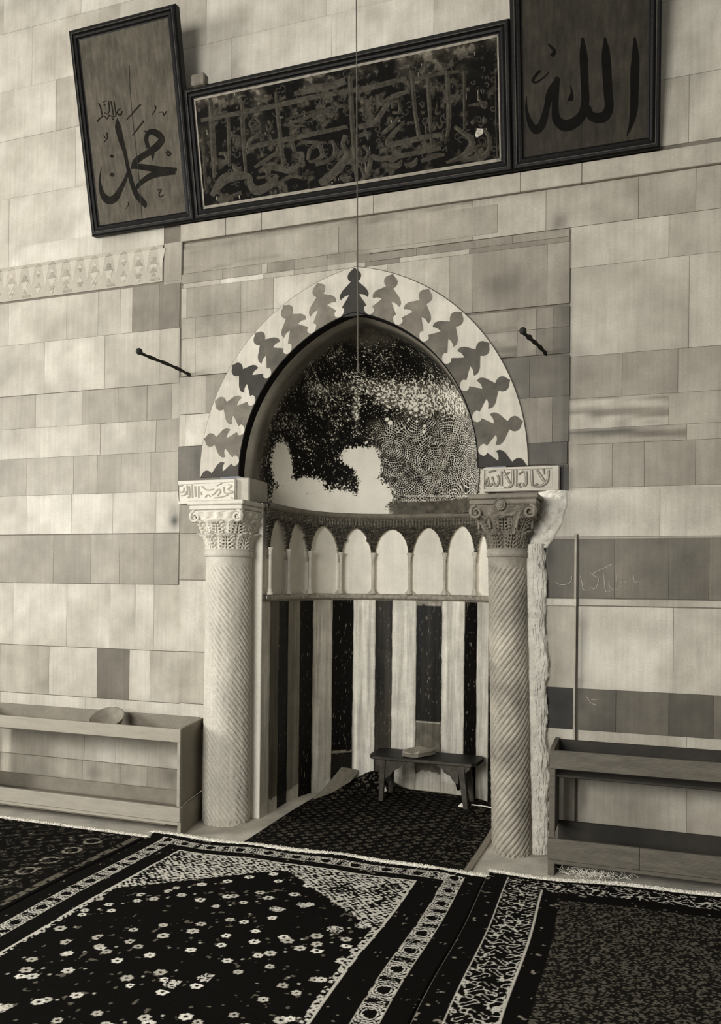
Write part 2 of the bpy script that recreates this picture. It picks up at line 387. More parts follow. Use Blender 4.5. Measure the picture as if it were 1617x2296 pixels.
    row((440, 612), (440, 634), [(408, 500, 158), (500, 588, 142), (588, 600, 190), (600, 662, 142), (662, 735, 150), (735, 800, 140)], o)
    row((440, 634), (440, 645), [(412, 495, 178), (495, 590, 196), (590, 660, 190), (660, 736, 165), (736, 800, 192)], o)
    row((440, 645), (440, 712), [(408, 420, 192), (420, 541, 160), (541, 614, 172), (614, 800, 198)], o)
    row((440, 712), (440, 758), [(408, 440, 176), (440, 541, 160), (541, 614, 172), (614, 800, 198)], o)
    row((470, 755), (470, 840), [(408, 440, 176), (440, 620, 184)], o)
    row((440, 844), (440, 928), [(403, 463, 180), (463, 560, 142)], o)
    row((440, 929), (440, 1000), [(403, 417, 205), (417, 560, 214)], o)
    row((440, 1001), (440, 1083), [(400, 560, 108)], o)
    # long slab under the boards, moulding above it
    row((800, 489), (800, 573), [(800, 1060, 170.5), (1060, 1224, 178), (1224, 1431, 184), (1431, 1560, 176), (1560, 1700, 170)], .002)
    row((800, 492), (800, 576), [(411, 800, 164.5)], .002)
    row((1000, 549), (1000, 566), [(800, 935, 140), (935, 1062, 142), (1062, 1150, 140), (1150, 1278, 146)], o)
    row((1000, 566), (1000, 577), [(800, 820, 190), (820, 897, 142), (897, 1053, 188), (1053, 1278, 140)], o)
    row((800, 573), (800, 600), [(735, 800, 150), (800, 830, 140)], o)
    # surround of the arch, right
    row((1000, 577), (1000, 708), [(760, 870, 200), (870, 953, 196), (953, 1008, 184), (1008, 1061, 170), (1061, 1227, 152), (1227, 1278, 162)], o)
    row((1170, 696), (1170, 742), [(1030, 1160, 154.5), (1160, 1203, 148), (1203, 1240, 130), (1240, 1278, 112)], o)
    row((1170, 742), (1170, 800), [(1060, 1160, 148.5), (1160, 1203, 148), (1203, 1240, 132), (1240, 1278, 114)], o)
    row((1220, 800), (1220, 891), [(1080, 1188, 112), (1188, 1278, 104)], o)
    row((1220, 891), (1220, 993), [(1120, 1205, 148), (1205, 1239, 146), (1239, 1276, 126)], o)
    row((1220, 993), (1220, 1042), [(1140, 1272, 92)], o)
    row((1262, 1042), (1262, 1101), [(1225, 1263, 60), (1263, 1274, 90)], 0)
    row((1240, 1101), (1240, 1204), [(1150, 1210, 170), (1210, 1480, 208), (1480, 1620, 200), (1620, 1760, 190)], .002)
    # right field
    R1, R2 = 1600, 1780
    row((1300, 508), (1300, 600), [(1279, 1500, 198), (1500, R2, 190)])
    row((1300, 600), (1300, 799), [(1279, 1545, 192), (1545, R2, 184)])
    row((1350, 795), (1350, 891), [(1279, 1395, 164), (1395, 1520, 160), (1520, R2, 172)])
    row((1350, 891), (1350, 960), [(1277, 1500, 182.5), (1500, R2, 176)])
    row((1350, 960), (1350, 995), [(1277, 1540, 170.5), (1540, R2, 180)])
    row((1350, 995), (1350, 1093), [(1276, 1373, 158), (1373, 1445, 162), (1445, 1560, 150), (1560, R2, 166)])
    row((1350, 1093), (1350, 1101), [(1276, R2, 195)])
    row((1350, 1208), (1350, 1341), [(1208, 1224, 60), (1224, 1293, 98), (1297, 1378, 112), (1378, 1500, 116), (1500, 1590, 110), (1590, R2, 128)])
    row((1250, 1204), (1250, 1209), [(1208, R2, 170)])
    row((1250, 1342), (1250, 1358), [(1205, 1293, 196)], .012)
    row((1350, 1343), (1350, 1358), [(1297, R2, 200)])
    row((1250, 1358), (1250, 1541), [(1205, 1289, 186), (1296, 1510, 205), (1510, R2, 196)])
    row((1250, 1541), (1250, 1633), [(1205, 1291, 52), (1296, 1381, 102), (1381, 1500, 112), (1500, 1600, 96), (1600, R2, 120)])
    row((1250, 1633), (1250, 1742), [(1205, 1289, 200), (1296, 1540, 206), (1540, R2, 196)])
    row((1250, 1742), (1250, 1852), [(1205, 1289, 196), (1296, 1540, 198), (1540, R2, 190)])
    row((1350, 1852), (1350, 1905), [(1205, 1289, 130), (1296, 1340, 128), (1340, 1400, 118), (1400, 1520, 124), (1520, R2, 118)])
    # courses behind and above the boards
    z = wp(256, 521)[2]; zt = 6.6
    xl, xr = wp(L0, 600)[0], wp(R2, 600)[0]
    k = 0
    while z < zt:
        h = .42 if k % 2 else .36; x = xl-(.25 if k % 2 else 0)
        while x < xr:
            wd = .55+.3*float(rng.random()); blk(max(x, xl), min(x+wd, xr), z, min(z+h, zt), 214+float(rng.uniform(-9, 9)) if x < -1.1 or z > 4.2 else 196); x += wd
        z += h; k += 1
    me = bpy.data.meshes.new('wall_back'); P = np.concatenate(V); Q = np.concatenate(Fq); CC = np.concatenate(C)
    me.vertices.add(len(P)); me.vertices.foreach_set('co', P.reshape(-1).astype(np.float32))
    me.loops.add(len(Q)*4); me.loops.foreach_set('vertex_index', Q.reshape(-1).astype(np.int32))
    me.polygons.add(len(Q)); me.polygons.foreach_set('loop_start', (np.arange(len(Q))*4).astype(np.int32)); me.update(calc_edges=True)
    ca = me.color_attributes.new('Col', 'FLOAT_COLOR', 'POINT'); c4 = np.ones((len(P), 4), np.float32); c4[:, :3] = CC; ca.data.foreach_set('color', c4.reshape(-1))
    o_ = link('wall_back', me, M_wall); o_['kind'] = 'structure'
    # mortar bed behind the slabs
    X, Z = np.meshgrid(np.arange(xl, xr, .04), np.arange(-.02, zt, .04), indexing='ij')
    cx = X[:-1, :-1]+.02; cz = Z[:-1, :-1]+.02
    drop = ((np.abs(cx) < .93) & (cz >= 2.14) & (cz < arch_z(cx, .93, 1.11))) | ((cx > -.74) & (cx < .90) & (cz < 2.13)) | ((cx > -.74) & (cx < .82) & (cz < 2.17))
    grid_mesh('mortar_bed', np.stack([X, np.full_like(X, .0045), Z], -1), mat('mortar', 98), o_, keep=~drop)
    return o_, xl, xr
WALL, XL, XR = wall_blocks()
# thin ledge at the lower joint of the moulding course below the boards
mb = MB()
za = wp(800, 489)[2]; zb = wp(800, 489)[2]+.115
xs = [XL]+[wp(p, 480)[0] for p in (409, 510, 590, 840, 1168, 1305)]+[XR]
for a, b in zip(xs[:-1], xs[1:]):
    if b > wp(408, 540)[0]+.01: mb.box(a+.001, b-.001, -.022, .01, za+.004, zb, .003)
mb.build('moulding_course', mat('moulding_marble', 148, noise=.25, nscale=7, streak=.1), WALL)
# incised shadow gap left of the lintel slab and the slim raised joint right of the niche
mb = MB(); a = wp(411, 545); b = wp(411, 617); mb.box(a[0]-.006, a[0]+.006, -.0125, 0, b[2], a[2], .001); mb.build('dark_joint', M_line, WALL)
mb = MB(); mb.box(1.309, 1.321, -.012, .01, 0.0, 1.775, .002); mb.build('joint_strip', mat('joint_marble', 146, noise=.3), WALL)
mb = MB(); mb.box(1.323, 1.329, -.006, .01, 0.0, 1.775, .001); mb.build('joint_gap', M_line, WALL)
# inlaid triangle frieze on the far left
mb = MB(); md = MB(); ml = MB()
A = wp(366, 549); B = wp(366, 631); x0 = XL; x1 = A[0]; z0, z1 = B[2], A[2]; H = z1-z0
mb.box(x0, x1, -.004, .006, z0, z1, .001)
n = int((x1-x0)/.118)
for i in range(n):
    cx = x1-.07-i*.118
    P = lambda u, v, h: (u, -.003-h, v)
    for j, (w_, zc, hh, M_) in enumerate([(.034, .50, .22, md), (.026, .28, .16, ml if i % 2 else md), (.02, .68, .12, ml), (.016, .16, .1, md)]):
        c = z0+H*zc; h2 = H*hh
        if (i+j) % 3 != 2: M_.prism([(cx-w_, c), (cx+w_, c), (cx, c+h2)], P, .0024+.0002*j)
        if (i*2+j) % 3 != 1: (ml if M_ is md else md).prism([(cx-w_, c-.002), (cx, c-.002-h2), (cx+w_, c-.002)], P, .0024+.0003*j)
    ml.prism([(cx+.059-.03, z0+H*.9), (cx+.059+.03, z0+H*.9), (cx+.059, z0+H*.3)], P, .0016)
    md.prism([(cx-.03, z1-.025), (cx+.03, z1-.025), (cx, z1-.006)], P, .0040)
    if i % 3 == 0: md.prism([(cx-.02, z0+.012), (cx+.05, z0+.012), (cx+.04, z0+.03), (cx-.02, z0+.03)], P, .0042)
fr = mb.build('triangle_frieze', mat('frieze_marble', 148, noise=.15), WALL)
md.build('grey_inlay', mat('frieze_grey', 134, noise=.3), fr); ml.build('white_inlay', mat('frieze_white', 160, noise=.1), fr)

# ------------------------------------------------------------------ floor
X, Y = np.meshgrid(np.linspace(XL-.2, XR+.4, 60), np.linspace(-5.5, 1.2, 60), indexing='ij')
fl = grid_mesh('floor', np.stack([X, Y, np.zeros_like(X)], -1), M_floor); fl['kind'] = 'structure'

# ------------------------------------------------------------------ joggled voussoir ring of the arch
def ring_pt(u, t, Y):
    a = arch_pt(u, *IN); b = arch_pt(u, *OUT)
    return np.stack([a[0]*(1-t)+b[0]*t, np.broadcast_to(Y, np.shape(a[0]*(1-t))), a[1]*(1-t)+b[1]*t], -1)
U = np.linspace(-1, 1, 161)
def ringband(t0, t1, y0, y1, name, m, parent=None):
    rows = [ring_pt(U, t0, y1), ring_pt(U, t0, y0), ring_pt(U, t1, y0), ring_pt(U, t1, y1)]
    P = np.stack(rows, 1); return grid_mesh(name, P, m, parent, smooth=False)
ring = ringband(0.0, 1.0, -.016, .05, 'trim_1', M_voussoir); ring['kind'] = 'structure'
ringband(.992, 1.02, -.010, .02, 'outline_joint', M_line, ring)
ringband(-.02, .004, -.019, .055, 'black_arris', M_black, ring)  # shaded inner edge of the ring, its darkness put into the material
segs = [[(0, .49), (.03, .40), (.09, .335), (.15, .335), (.19, .40)], [(.19, .40), (.25, .33), (.32, .24), (.41, .145)], [(.41, .145), (.415, .28), (.375, .42)],
        [(.375, .42), (.46, .43), (.55, .35), (.62, .22), (.69, .10)], [(.69, .10), (.75, .16), (.83, .18), (.90, .14), (.945, .06), (.985, .0)]]
prof = []
for sg in segs: prof += [tuple(p) for p in catmull([(a, b) for a, b in sg], 5)][:-1]
prof.append((.985, 0))
for k in range(-7, 8):
    uc = k/7.0; sp = 1/7.0
    L_ = [(max(-1, min(1, uc-w_*sp)), t) for t, w_ in prof]; R_ = [(max(-1, min(1, uc+w_*sp)), t) for t, w_ in prof]
    n = len(prof); vs = []
    for (a, b) in zip(L_, R_):
        for q in (a, b):
            p = ring_pt(np.array(q[0]), q[1], -.0185); vs.append(p); 
    vb = [(p[0], -.010, p[2]) for p in vs]
    ol = [vs[2*i] for i in range(n)]+[vs[2*i+1] for i in range(n-1, -1, -1)]
    cl = [ol[0]]
    for p in ol[1:]:
        if np.hypot(p[0]-cl[-1][0], p[2]-cl[-1][2]) > 2e-4: cl.append(p)
    if np.hypot(cl[0][0]-cl[-1][0], cl[0][2]-cl[-1][2]) < 2e-4: cl.pop()
    tr = tessellate_polygon([[Vector((p[0], p[2], 0)) for p in cl]]); mb = MB(); m_ = len(cl)
    ar = sum(cl[i][0]*cl[(i+1) % m_][2]-cl[(i+1) % m_][0]*cl[i][2] for i in range(m_))
    fs = []
    for t_ in tr:
        q = [cl[i] for i in t_]; A_ = (q[1][0]-q[0][0])*(q[2][2]-q[0][2])-(q[2][0]-q[0][0])*(q[1][2]-q[0][2]); fs.append(tuple(t_) if A_ > 0 else tuple(t_)[::-1])
    mb.add(cl+[(p[0], -.010, p[2]) for p in cl], fs+[((i, m_+i, m_+(i+1) % m_, (i+1) % m_) if ar > 0 else ((i+1) % m_, m_+(i+1) % m_, m_+i, i)) for i in range(m_)])
    tn = [62, 98, 104, 52, 80, 100, 104, 44, 100, 100, 88, 74, 76, 82, 44][k+7]
    mb.build('dark_voussoir', mat('inlay_tone_%d' % tn, tn, noise=.4, nscale=9, bump=.06, fine=.06), ring, fix=False)
# soffit
v = np.linspace(0, 1, 24); rows = []
aI = arch_pt(U, .765, .967)
xs_ = np.concatenate([[-.75], aI[0], [.75]]); zs_ = np.concatenate([[2.0], aI[1], [2.0]])
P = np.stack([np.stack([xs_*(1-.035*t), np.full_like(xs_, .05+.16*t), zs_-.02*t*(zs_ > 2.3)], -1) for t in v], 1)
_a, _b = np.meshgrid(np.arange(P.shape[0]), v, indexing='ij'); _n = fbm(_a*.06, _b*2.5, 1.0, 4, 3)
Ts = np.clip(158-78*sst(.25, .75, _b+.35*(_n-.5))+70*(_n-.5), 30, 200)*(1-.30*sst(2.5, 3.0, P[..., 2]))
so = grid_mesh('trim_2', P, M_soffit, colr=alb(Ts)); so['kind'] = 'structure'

# ------------------------------------------------------------------ semi-dome with mosaic
nphi, nz = 1100, 640
tz = np.linspace(0, 1, nz); hwD, hD, zsp = .745, .955, 2.165
uu = 1-np.clip((tz-.10)/.90, 0, 1)
aw = arch_pt(np.maximum(uu, 1e-4), hwD, hD, zsp); W = np.where(tz < .10, hwD, aw[0]); Zd = np.where(tz < .10, 1.99+(zsp-1.99)*tz/.10, aw[1])
ph = np.linspace(math.pi, 0, nphi); ne = 2.3
cX = np.sign(np.cos(ph))*np.abs(np.cos(ph))**(2/ne); sY = np.abs(np.sin(ph))**(2/ne)
P = np.stack([cX[:, None]*W[None], .21+.87*sY[:, None]*(W[None]/hwD), np.broadcast_to(Zd[None], (nphi, nz))], -1)
q = pr(P.reshape(-1, 3)).reshape(nphi, nz, 2); QX, QY = q[..., 0], q[..., 1]
# surface coordinates in metres for the rows of tesserae
_pl = np.concatenate([[0], np.cumsum(np.hypot(np.diff(cX*hwD), np.diff(sY*.87)))]); _pl -= _pl[-1]/2
SU = _pl[:, None]*(W[None]/hwD)
_mid = P[nphi//2]; _mv = np.concatenate([[0], np.cumsum(np.linalg.norm(np.diff(_mid, axis=0), axis=1))]); SV = np.broadcast_to(_mv[None], (nphi, nz))
ZH = np.broadcast_to(Zd[None], (nphi, nz))
def near(px, py):
    k = int(np.argmin((QX-px)**2+(QY-py)**2)); return SU.flat[k], SV.flat[k]
def hsh(a, b, c=0): return _tab[(a*7+b*13+c*29) % 256, (a*3+b*5+c*17+(a*b) % 11) % 256]
def mosaic(pts, sz, sd):
    C_ = [near(*p) for p in pts]
    wx = SU+.085*(fbm(SU, SV, 6, 3, 2+sd)-.5); wz = SV+.085*(fbm(SU, SV, 6, 3, 5+sd)-.5)
    D = np.stack([np.hypot(wx-a, wz-b) for a, b in C_]); k = np.argmin(D, 0); d = np.min(D, 0); an = np.zeros_like(d)
    for i, (a, b) in enumerate(C_):
        m_ = k == i; an[m_] = np.arctan2((wz-b)[m_], (wx-a)[m_])
    ri = np.floor(d/sz).astype(int); f1 = np.abs((d/sz-ri)-.5)*2; rr = (ri+.5)*sz
    nn = np.maximum(np.round(2*math.pi*rr/(sz*1.1)), 3); av = an/(2*math.pi)*nn+hsh(ri, k); ai = np.floor(av).astype(int); f2 = np.abs((av-ai)-.5)*2
    line = np.maximum(sst(.62, .86, f1)*(.6+.4*hsh(ri, k, 5)), sst(.70, .92, f2)*.85)
    return line, hsh(ri, ai, k)
L1_, h1_ = mosaic([(935, 925), (1010, 985), (880, 1010), (960, 1095), (1050, 1060), (900, 1080), (1040, 930), (830, 960), (980, 1040), (1075, 1000), (1020, 1130)], .0155, 0)
L2_, h2_ = mosaic([(700, 900), (800, 800), (640, 1000), (760, 960), (900, 820), (980, 880), (720, 820), (680, 1050), (830, 880), (590, 1060)], .0085, 4)
n1 = fbm(SU, SV, 7, 5, 1); n2 = fbm(SU, SV, 28, 4, 8); nf = fbm(SU, SV, 95, 2, 4); n0_ = fbm(SU, SV, 3.2, 4, 3)
right = sst(800, 880, QX+20*(n2-.5))*sst(905, 960, QY+.10*(QX-930)+30*(n1-.5))
yb_ = 880+.10*(QX-850)+45*(n1-.5)
band = np.exp(-((QY-yb_)/34)**2)*sst(740, 900, QX)
band2 = np.exp(-((QY-870-.0*(QX))/18)**2-((QX-745)/55)**2)*.8+np.exp(-((QX-800)/9)**2)*sst(860, 900, QY)*sst(1010, 960, QY)*.8+np.exp(-(((QX-940)/70)**2+((QY-905)/26)**2))*.9
edgeR = sst(70, 20, np.abs(QX-1030-.0*QY))*sst(820, 900, QY)*.4
dens = np.clip(.09+.26*sst(.42, .68, n1)+.75*band+.6*band2+.25*sst(1.9, 1.2, SV)*0, 0, 1)
tess = (h2_ < dens)*(1-L2_*.9)*sst(.36, .60, nf)*(.4+.8*h1_)+L2_*sst(.50, .66, nf)*(.10+.5*sst(.4, .62, n1))+sst(.30, .8, dens)*L2_*.9
pr_ = L1_*(.42+1.5*(n2-.3)+.45*h1_)*(.85+.5*(n0_))
pale = tess*(1-right)+np.clip(pr_, 0, 1)*right
pale = np.clip(pale+.75*band*sst(.50, .60, nf*.6+n2*.4)+edgeR*L1_*.5, 0, 1)*(.75+.6*(nf-.2))
for (a, b, r_) in [(933, 918, 5), (933, 905, 3), (946, 912, 3), (946, 925, 3), (933, 932, 3), (921, 925, 3), (921, 911, 3), (935, 945, 2.5), (957, 935, 2.5), (917, 940, 2.5), (952, 955, 3), (875, 948, 5), (868, 940, 4), (950, 968, 3)]:
    pale = np.maximum(pale, sst(r_+1.5, r_-.5, np.hypot(QX-a, QY-b)+2*(nf-.5)))
# straight rows of the lower border and the two upright rows
for (qa, qb) in [(1122, .03), (1112, .03)]:
    dd = np.abs(QY-(qa-qb*(QX-960)*-.0)-0.0); pale = np.where((dd < 2.2) & (QX > 905), np.maximum(pale, .7*((QX/5.5) % 1 > .3)), pale)
for off_ in (-7, 0, 7):
    dl = np.abs((QX-968-off_)-(1100-QY)*.42); pale = np.where((dl < 1.5) & (QY > 905) & (QY < 1110), np.maximum(pale, .55*((QY/5.0) % 1 > .3)), pale)
T = 9+np.clip(pale, 0, 1)*216
# bare plaster patch
wob = 26*(fbm(SU, SV, 11, 4, 6)-.5)+34*(nf-.5)
def blob(cx, cy, rx, ry, rot=0):
    c, s = math.cos(rot), math.sin(rot); dx, dy = QX-cx, QY-cy; a = dx*c+dy*s; b = -dx*s+dy*c
    return 1-np.hypot(a/rx, b/ry)
B_ = np.maximum.reduce([blob(632, 1045, 24, 62, -.1), blob(655, 1115, 50, 42), blob(735, 1128, 110, 34), blob(825, 1048, 30, 55), blob(800, 1025, 42, 26), blob(838, 1110, 46, 46), blob(760, 1150, 165, 22), blob(690, 1090, 40, 22)])
pl = sst(-.02, .12, B_+wob*.015+.22*(h2_-.5)*(.5+nf))
T = T*(1-pl)+(216+22*(n1-.5))*pl
# painted band above the cornice and mottled dark crown and front edge
bandz = sst(2.092, 2.084, ZH)*sst(868, 890, QX+40*(n2-.5)); T = T*(1-bandz)+(70+50*(n2-.3))*bandz
Cd = alb(T)
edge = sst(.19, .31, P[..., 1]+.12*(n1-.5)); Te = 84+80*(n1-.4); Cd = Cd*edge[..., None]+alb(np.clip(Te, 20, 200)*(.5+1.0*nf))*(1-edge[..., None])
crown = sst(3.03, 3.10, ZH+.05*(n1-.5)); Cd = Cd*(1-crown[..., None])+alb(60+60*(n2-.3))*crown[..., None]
P2 = P.copy(); P2[..., 1] -= .0010*L1_*(1-pl)
dome = grid_mesh('wall_dome', P2, M_dome, colr=Cd); dome['kind'] = 'structure'

# ------------------------------------------------------------------ niche wall: marble strips, blind arcade, cornice
def sweep(profile, s0=0.0, s1=1.0, n=260):
    s = np.linspace(s0, s1, n); return np.stack([np.stack([*nxy(s, o), np.full(n, z)], -1) for o, z in profile], 1)
ZL, ZA = 1.385, 1.412
STR = [(560, 604, 172), (604, 623, 84), (623, 644, 14), (644, 671, 124), (671, 700, 16), (700, 744, 168), (744, 791, 14), (791, 841, 214), (841, 878, 44), (878, 933, 214),
       (933, 990, 30), (990, 1041, 208), (1041, 1069, 16), (1069, 1096, 190)]
ns, nzz = 1700, 150
S = np.linspace(0, 1, ns); Zn = np.linspace(0, ZL, nzz)
SS, ZZ = np.meshgrid(S, Zn, indexing='ij')
edges = [s_at(b, .75) for a, b, t in STR]; tones = [t for _, _, t in STR]+[20, 190, 24, 190]
ext = edges[-1]; edges = edges[:-1]+[ext, ext+.055, ext+.12, ext+.18, 1.1]; edges = edges[:len(tones)-1]
sw = SS+.0016*(fbm(SS*3, ZZ, 9, 4, 3)-.5)*2
ki = np.searchsorted(np.array(edges), sw)
TT = np.array(tones, float)[ki]
nzv = fbm(SS*NL*30, ZZ*1.3, 1, 4, 7); nzf = fbm(SS*NL, ZZ, 20, 4, 2)
TT = TT*(1+.35*(nzv-.5))
dark = np.array(tones)[ki] < 60
TT = np.where(dark & (fbm(SS*NL*2.2, ZZ*.5, 70, 4, 5) > .76), 92, TT); TT = np.where(dark, TT*(.7+.9*nzv), TT)
k10 = ki == 10
top = k10 & (ZZ > 1.335-.02*(nzf-.5)); TT = np.where(top, 150*(.6+.8*nzf), TT); TT = np.where(k10 & (ZZ < .50) & (ZZ > .49), 170, TT)
TT = np.where(k10 & (ZZ < .49), 92*(.8+.5*nzf), TT); TT = np.where(k10 & (ZZ < .10+.06*nzf), 178, TT)
k6 = ki == 6; TT = np.where(k6 & (np.abs(ZZ-(.26+.01*nzf)) < .006), 110, TT); TT = np.where(k6 & (ZZ < .25), 34, TT)
TT = np.where((ki == 8) & (ZZ > .9+.2*nzf), TT*.85, TT)
TT = np.where((ZZ < .06+.05*nzf) & ~dark, 175, TT)
dist = np.min(np.abs(sw[..., None]-np.array(edges)[None, None]), -1)*NL
TT = TT*(1-.35*np.exp(-dist/.004))
relief = .004*(ki % 2)
X_, Y_ = nxy(S); xo, yo = nxy(S, 1.0); nx_, ny_ = xo-X_, yo-Y_
P = np.stack([X_[:, None]+nx_[:, None]*relief, Y_[:, None]+ny_[:, None]*relief, ZZ], -1)
nw = grid_mesh('wall_niche', P, M_niche, colr=alb(TT)); nw['kind'] = 'structure'
# pier faces each side of the recess
mb = MB(); mb.box(-.80, -.6005, -.008, .06, 0, 1.99, .004); mb.build('pier', mat('pier_marble', 200, noise=.06), nw)
mb = MB(); mb.box(.8805, 1.0, -.008, .06, 0, 1.99, .004); mb.build('pier', mat('pier_marble', 200), nw)
mb = MB(); mb.box(-.795, -.695, -.012, .26, 1.985, 2.155, .008); mb.build('return_block', mat('return_marble', 160, noise=.25), nw)
mb = MB(); mb.box(.78, .83, -.012, .26, 1.985, 2.155, .006); mb.build('return_block', mat('return_marble', 160), nw)
# blind arcade
bx = [592, 637, 687, 760, 837, 921, 1001, 1072]; sc = [s_at(b, 1.6) for b in bx]; sc[0] = max(sc[0], .012); sc += [sc[-1]+.085, sc[-1]+.17, .985]
ns, nzz = 2400, 280
S = np.linspace(0, 1, ns); Zn = np.linspace(ZA-.01, 1.985, nzz); SS, ZZ = np.meshgrid(S, Zn, indexing='ij')
inside = np.zeros_like(SS)
for i in range(len(sc)-1):
    c = (sc[i]+sc[i+1])/2; hw = (sc[i+1]-sc[i])/2*NL
    dx = np.abs(SS-c)*NL
    top = [1.90, 1.895, 1.895, 1.89, 1.885, 1.895, 1.90, 1.89, 1.9, 1.9][i % 10]; pw = [1.5, 1.25, 1.5, 1.35, 2.1, 1.3, 1.5, 1.6, 1.5, 1.5][i % 10]
    t = np.clip((ZZ-1.64)/(top-1.64), 0, 1); wv = hw*.90*(1-t**(pw+.75))**(1/1.75)
    wv = np.where(ZZ < 1.64, hw*.90, wv); wv = wv*(1-.22*sst(1.45, 1.415, ZZ))
    wv = wv*(1-.15*np.exp(-((ZZ-1.80)/.012)**2)*(i in (1, 3)))
    inside = np.maximum(inside, sst(-.004, .004, wv-dx+.003*(vnoise(SS*NL, ZZ, 60, i)-.5))*(ZZ < top))
carve = fbm(SS*NL, ZZ, 55, 3, 9); swirl = np.sin(SS*NL*170+5*np.sin(ZZ*120))*np.sin(ZZ*190+3*np.sin(SS*NL*110))
off = .026*(1-inside)+(.006*swirl+.006*(carve-.5))*(1-inside)*sst(1.66, 1.70, ZZ)
fr = sst(1.893, 1.899, ZZ)
Tsp = np.where(ZZ > 1.70, 66+50*(carve-.4)+26*swirl, 172)*(1-.0*fr)
Tsp = np.where(ZZ > 1.905, 96+44*(carve-.5)+22*np.sin(SS*NL*260), Tsp)
Tsp = np.where((ZZ > 1.64) & (ZZ <= 1.70), 120, Tsp)
ibay = np.searchsorted(np.array(sc), SS); tb = np.array([170, 178, 190, 210, 218, 238, 212, 214, 226, 210, 210, 210])[np.clip(ibay, 0, 11)]
Tin = tb*(1+.10*(fbm(SS*NL, ZZ, 9, 4, 2)-.5))
T = Tin*inside+Tsp*(1-inside)
X_, Y_ = nxy(S); xo, yo = nxy(S, 1.0); nx_, ny_ = xo-X_, yo-Y_
P = np.stack([X_[:, None]+nx_[:, None]*off, Y_[:, None]+ny_[:, None]*off, ZZ], -1)
grid_mesh('blind_arcade', P, M_arc, nw, colr=alb(T), smooth=False)
grid_mesh('arcade_ledge', sweep([(0, ZL-.02), (.012, ZL-.012), (.030, ZL-.004), (.034, ZL+.006), (.034, ZA-.006), (.028, ZA), (0, ZA+.003)]), mat('ledge_stone', 150, noise=.5, nscale=40, bump=.8), nw, smooth=False)
grid_mesh('cornice', sweep([(0.0, 1.945), (.018, 1.95), (.024, 1.958), (.030, 1.960), (.046, 1.972), (.050, 1.982), (.046, 1.992), (.034, 1.998), (-.02, 2.0), (-.17, 2.003)], n=300), M_cornice, nw, smooth=True)
for s in sc:
    x, y = nxy(s, .035); x, y = float(x), float(y)
    mb = MB(); mb.lathe([(.001, ZA), (.022, ZA), (.022, ZA+.014), (.014, ZA+.022), (.018, ZA+.030), (.011, ZA+.040), (.0105, 1.665), (.014, 1.672), (.012, 1.680), (.020, 1.705), (.022, 1.712), (.001, 1.714)], (x, y, 0), 16)
    mb.build('colonnette', M_colonnette, nw, smooth=True)

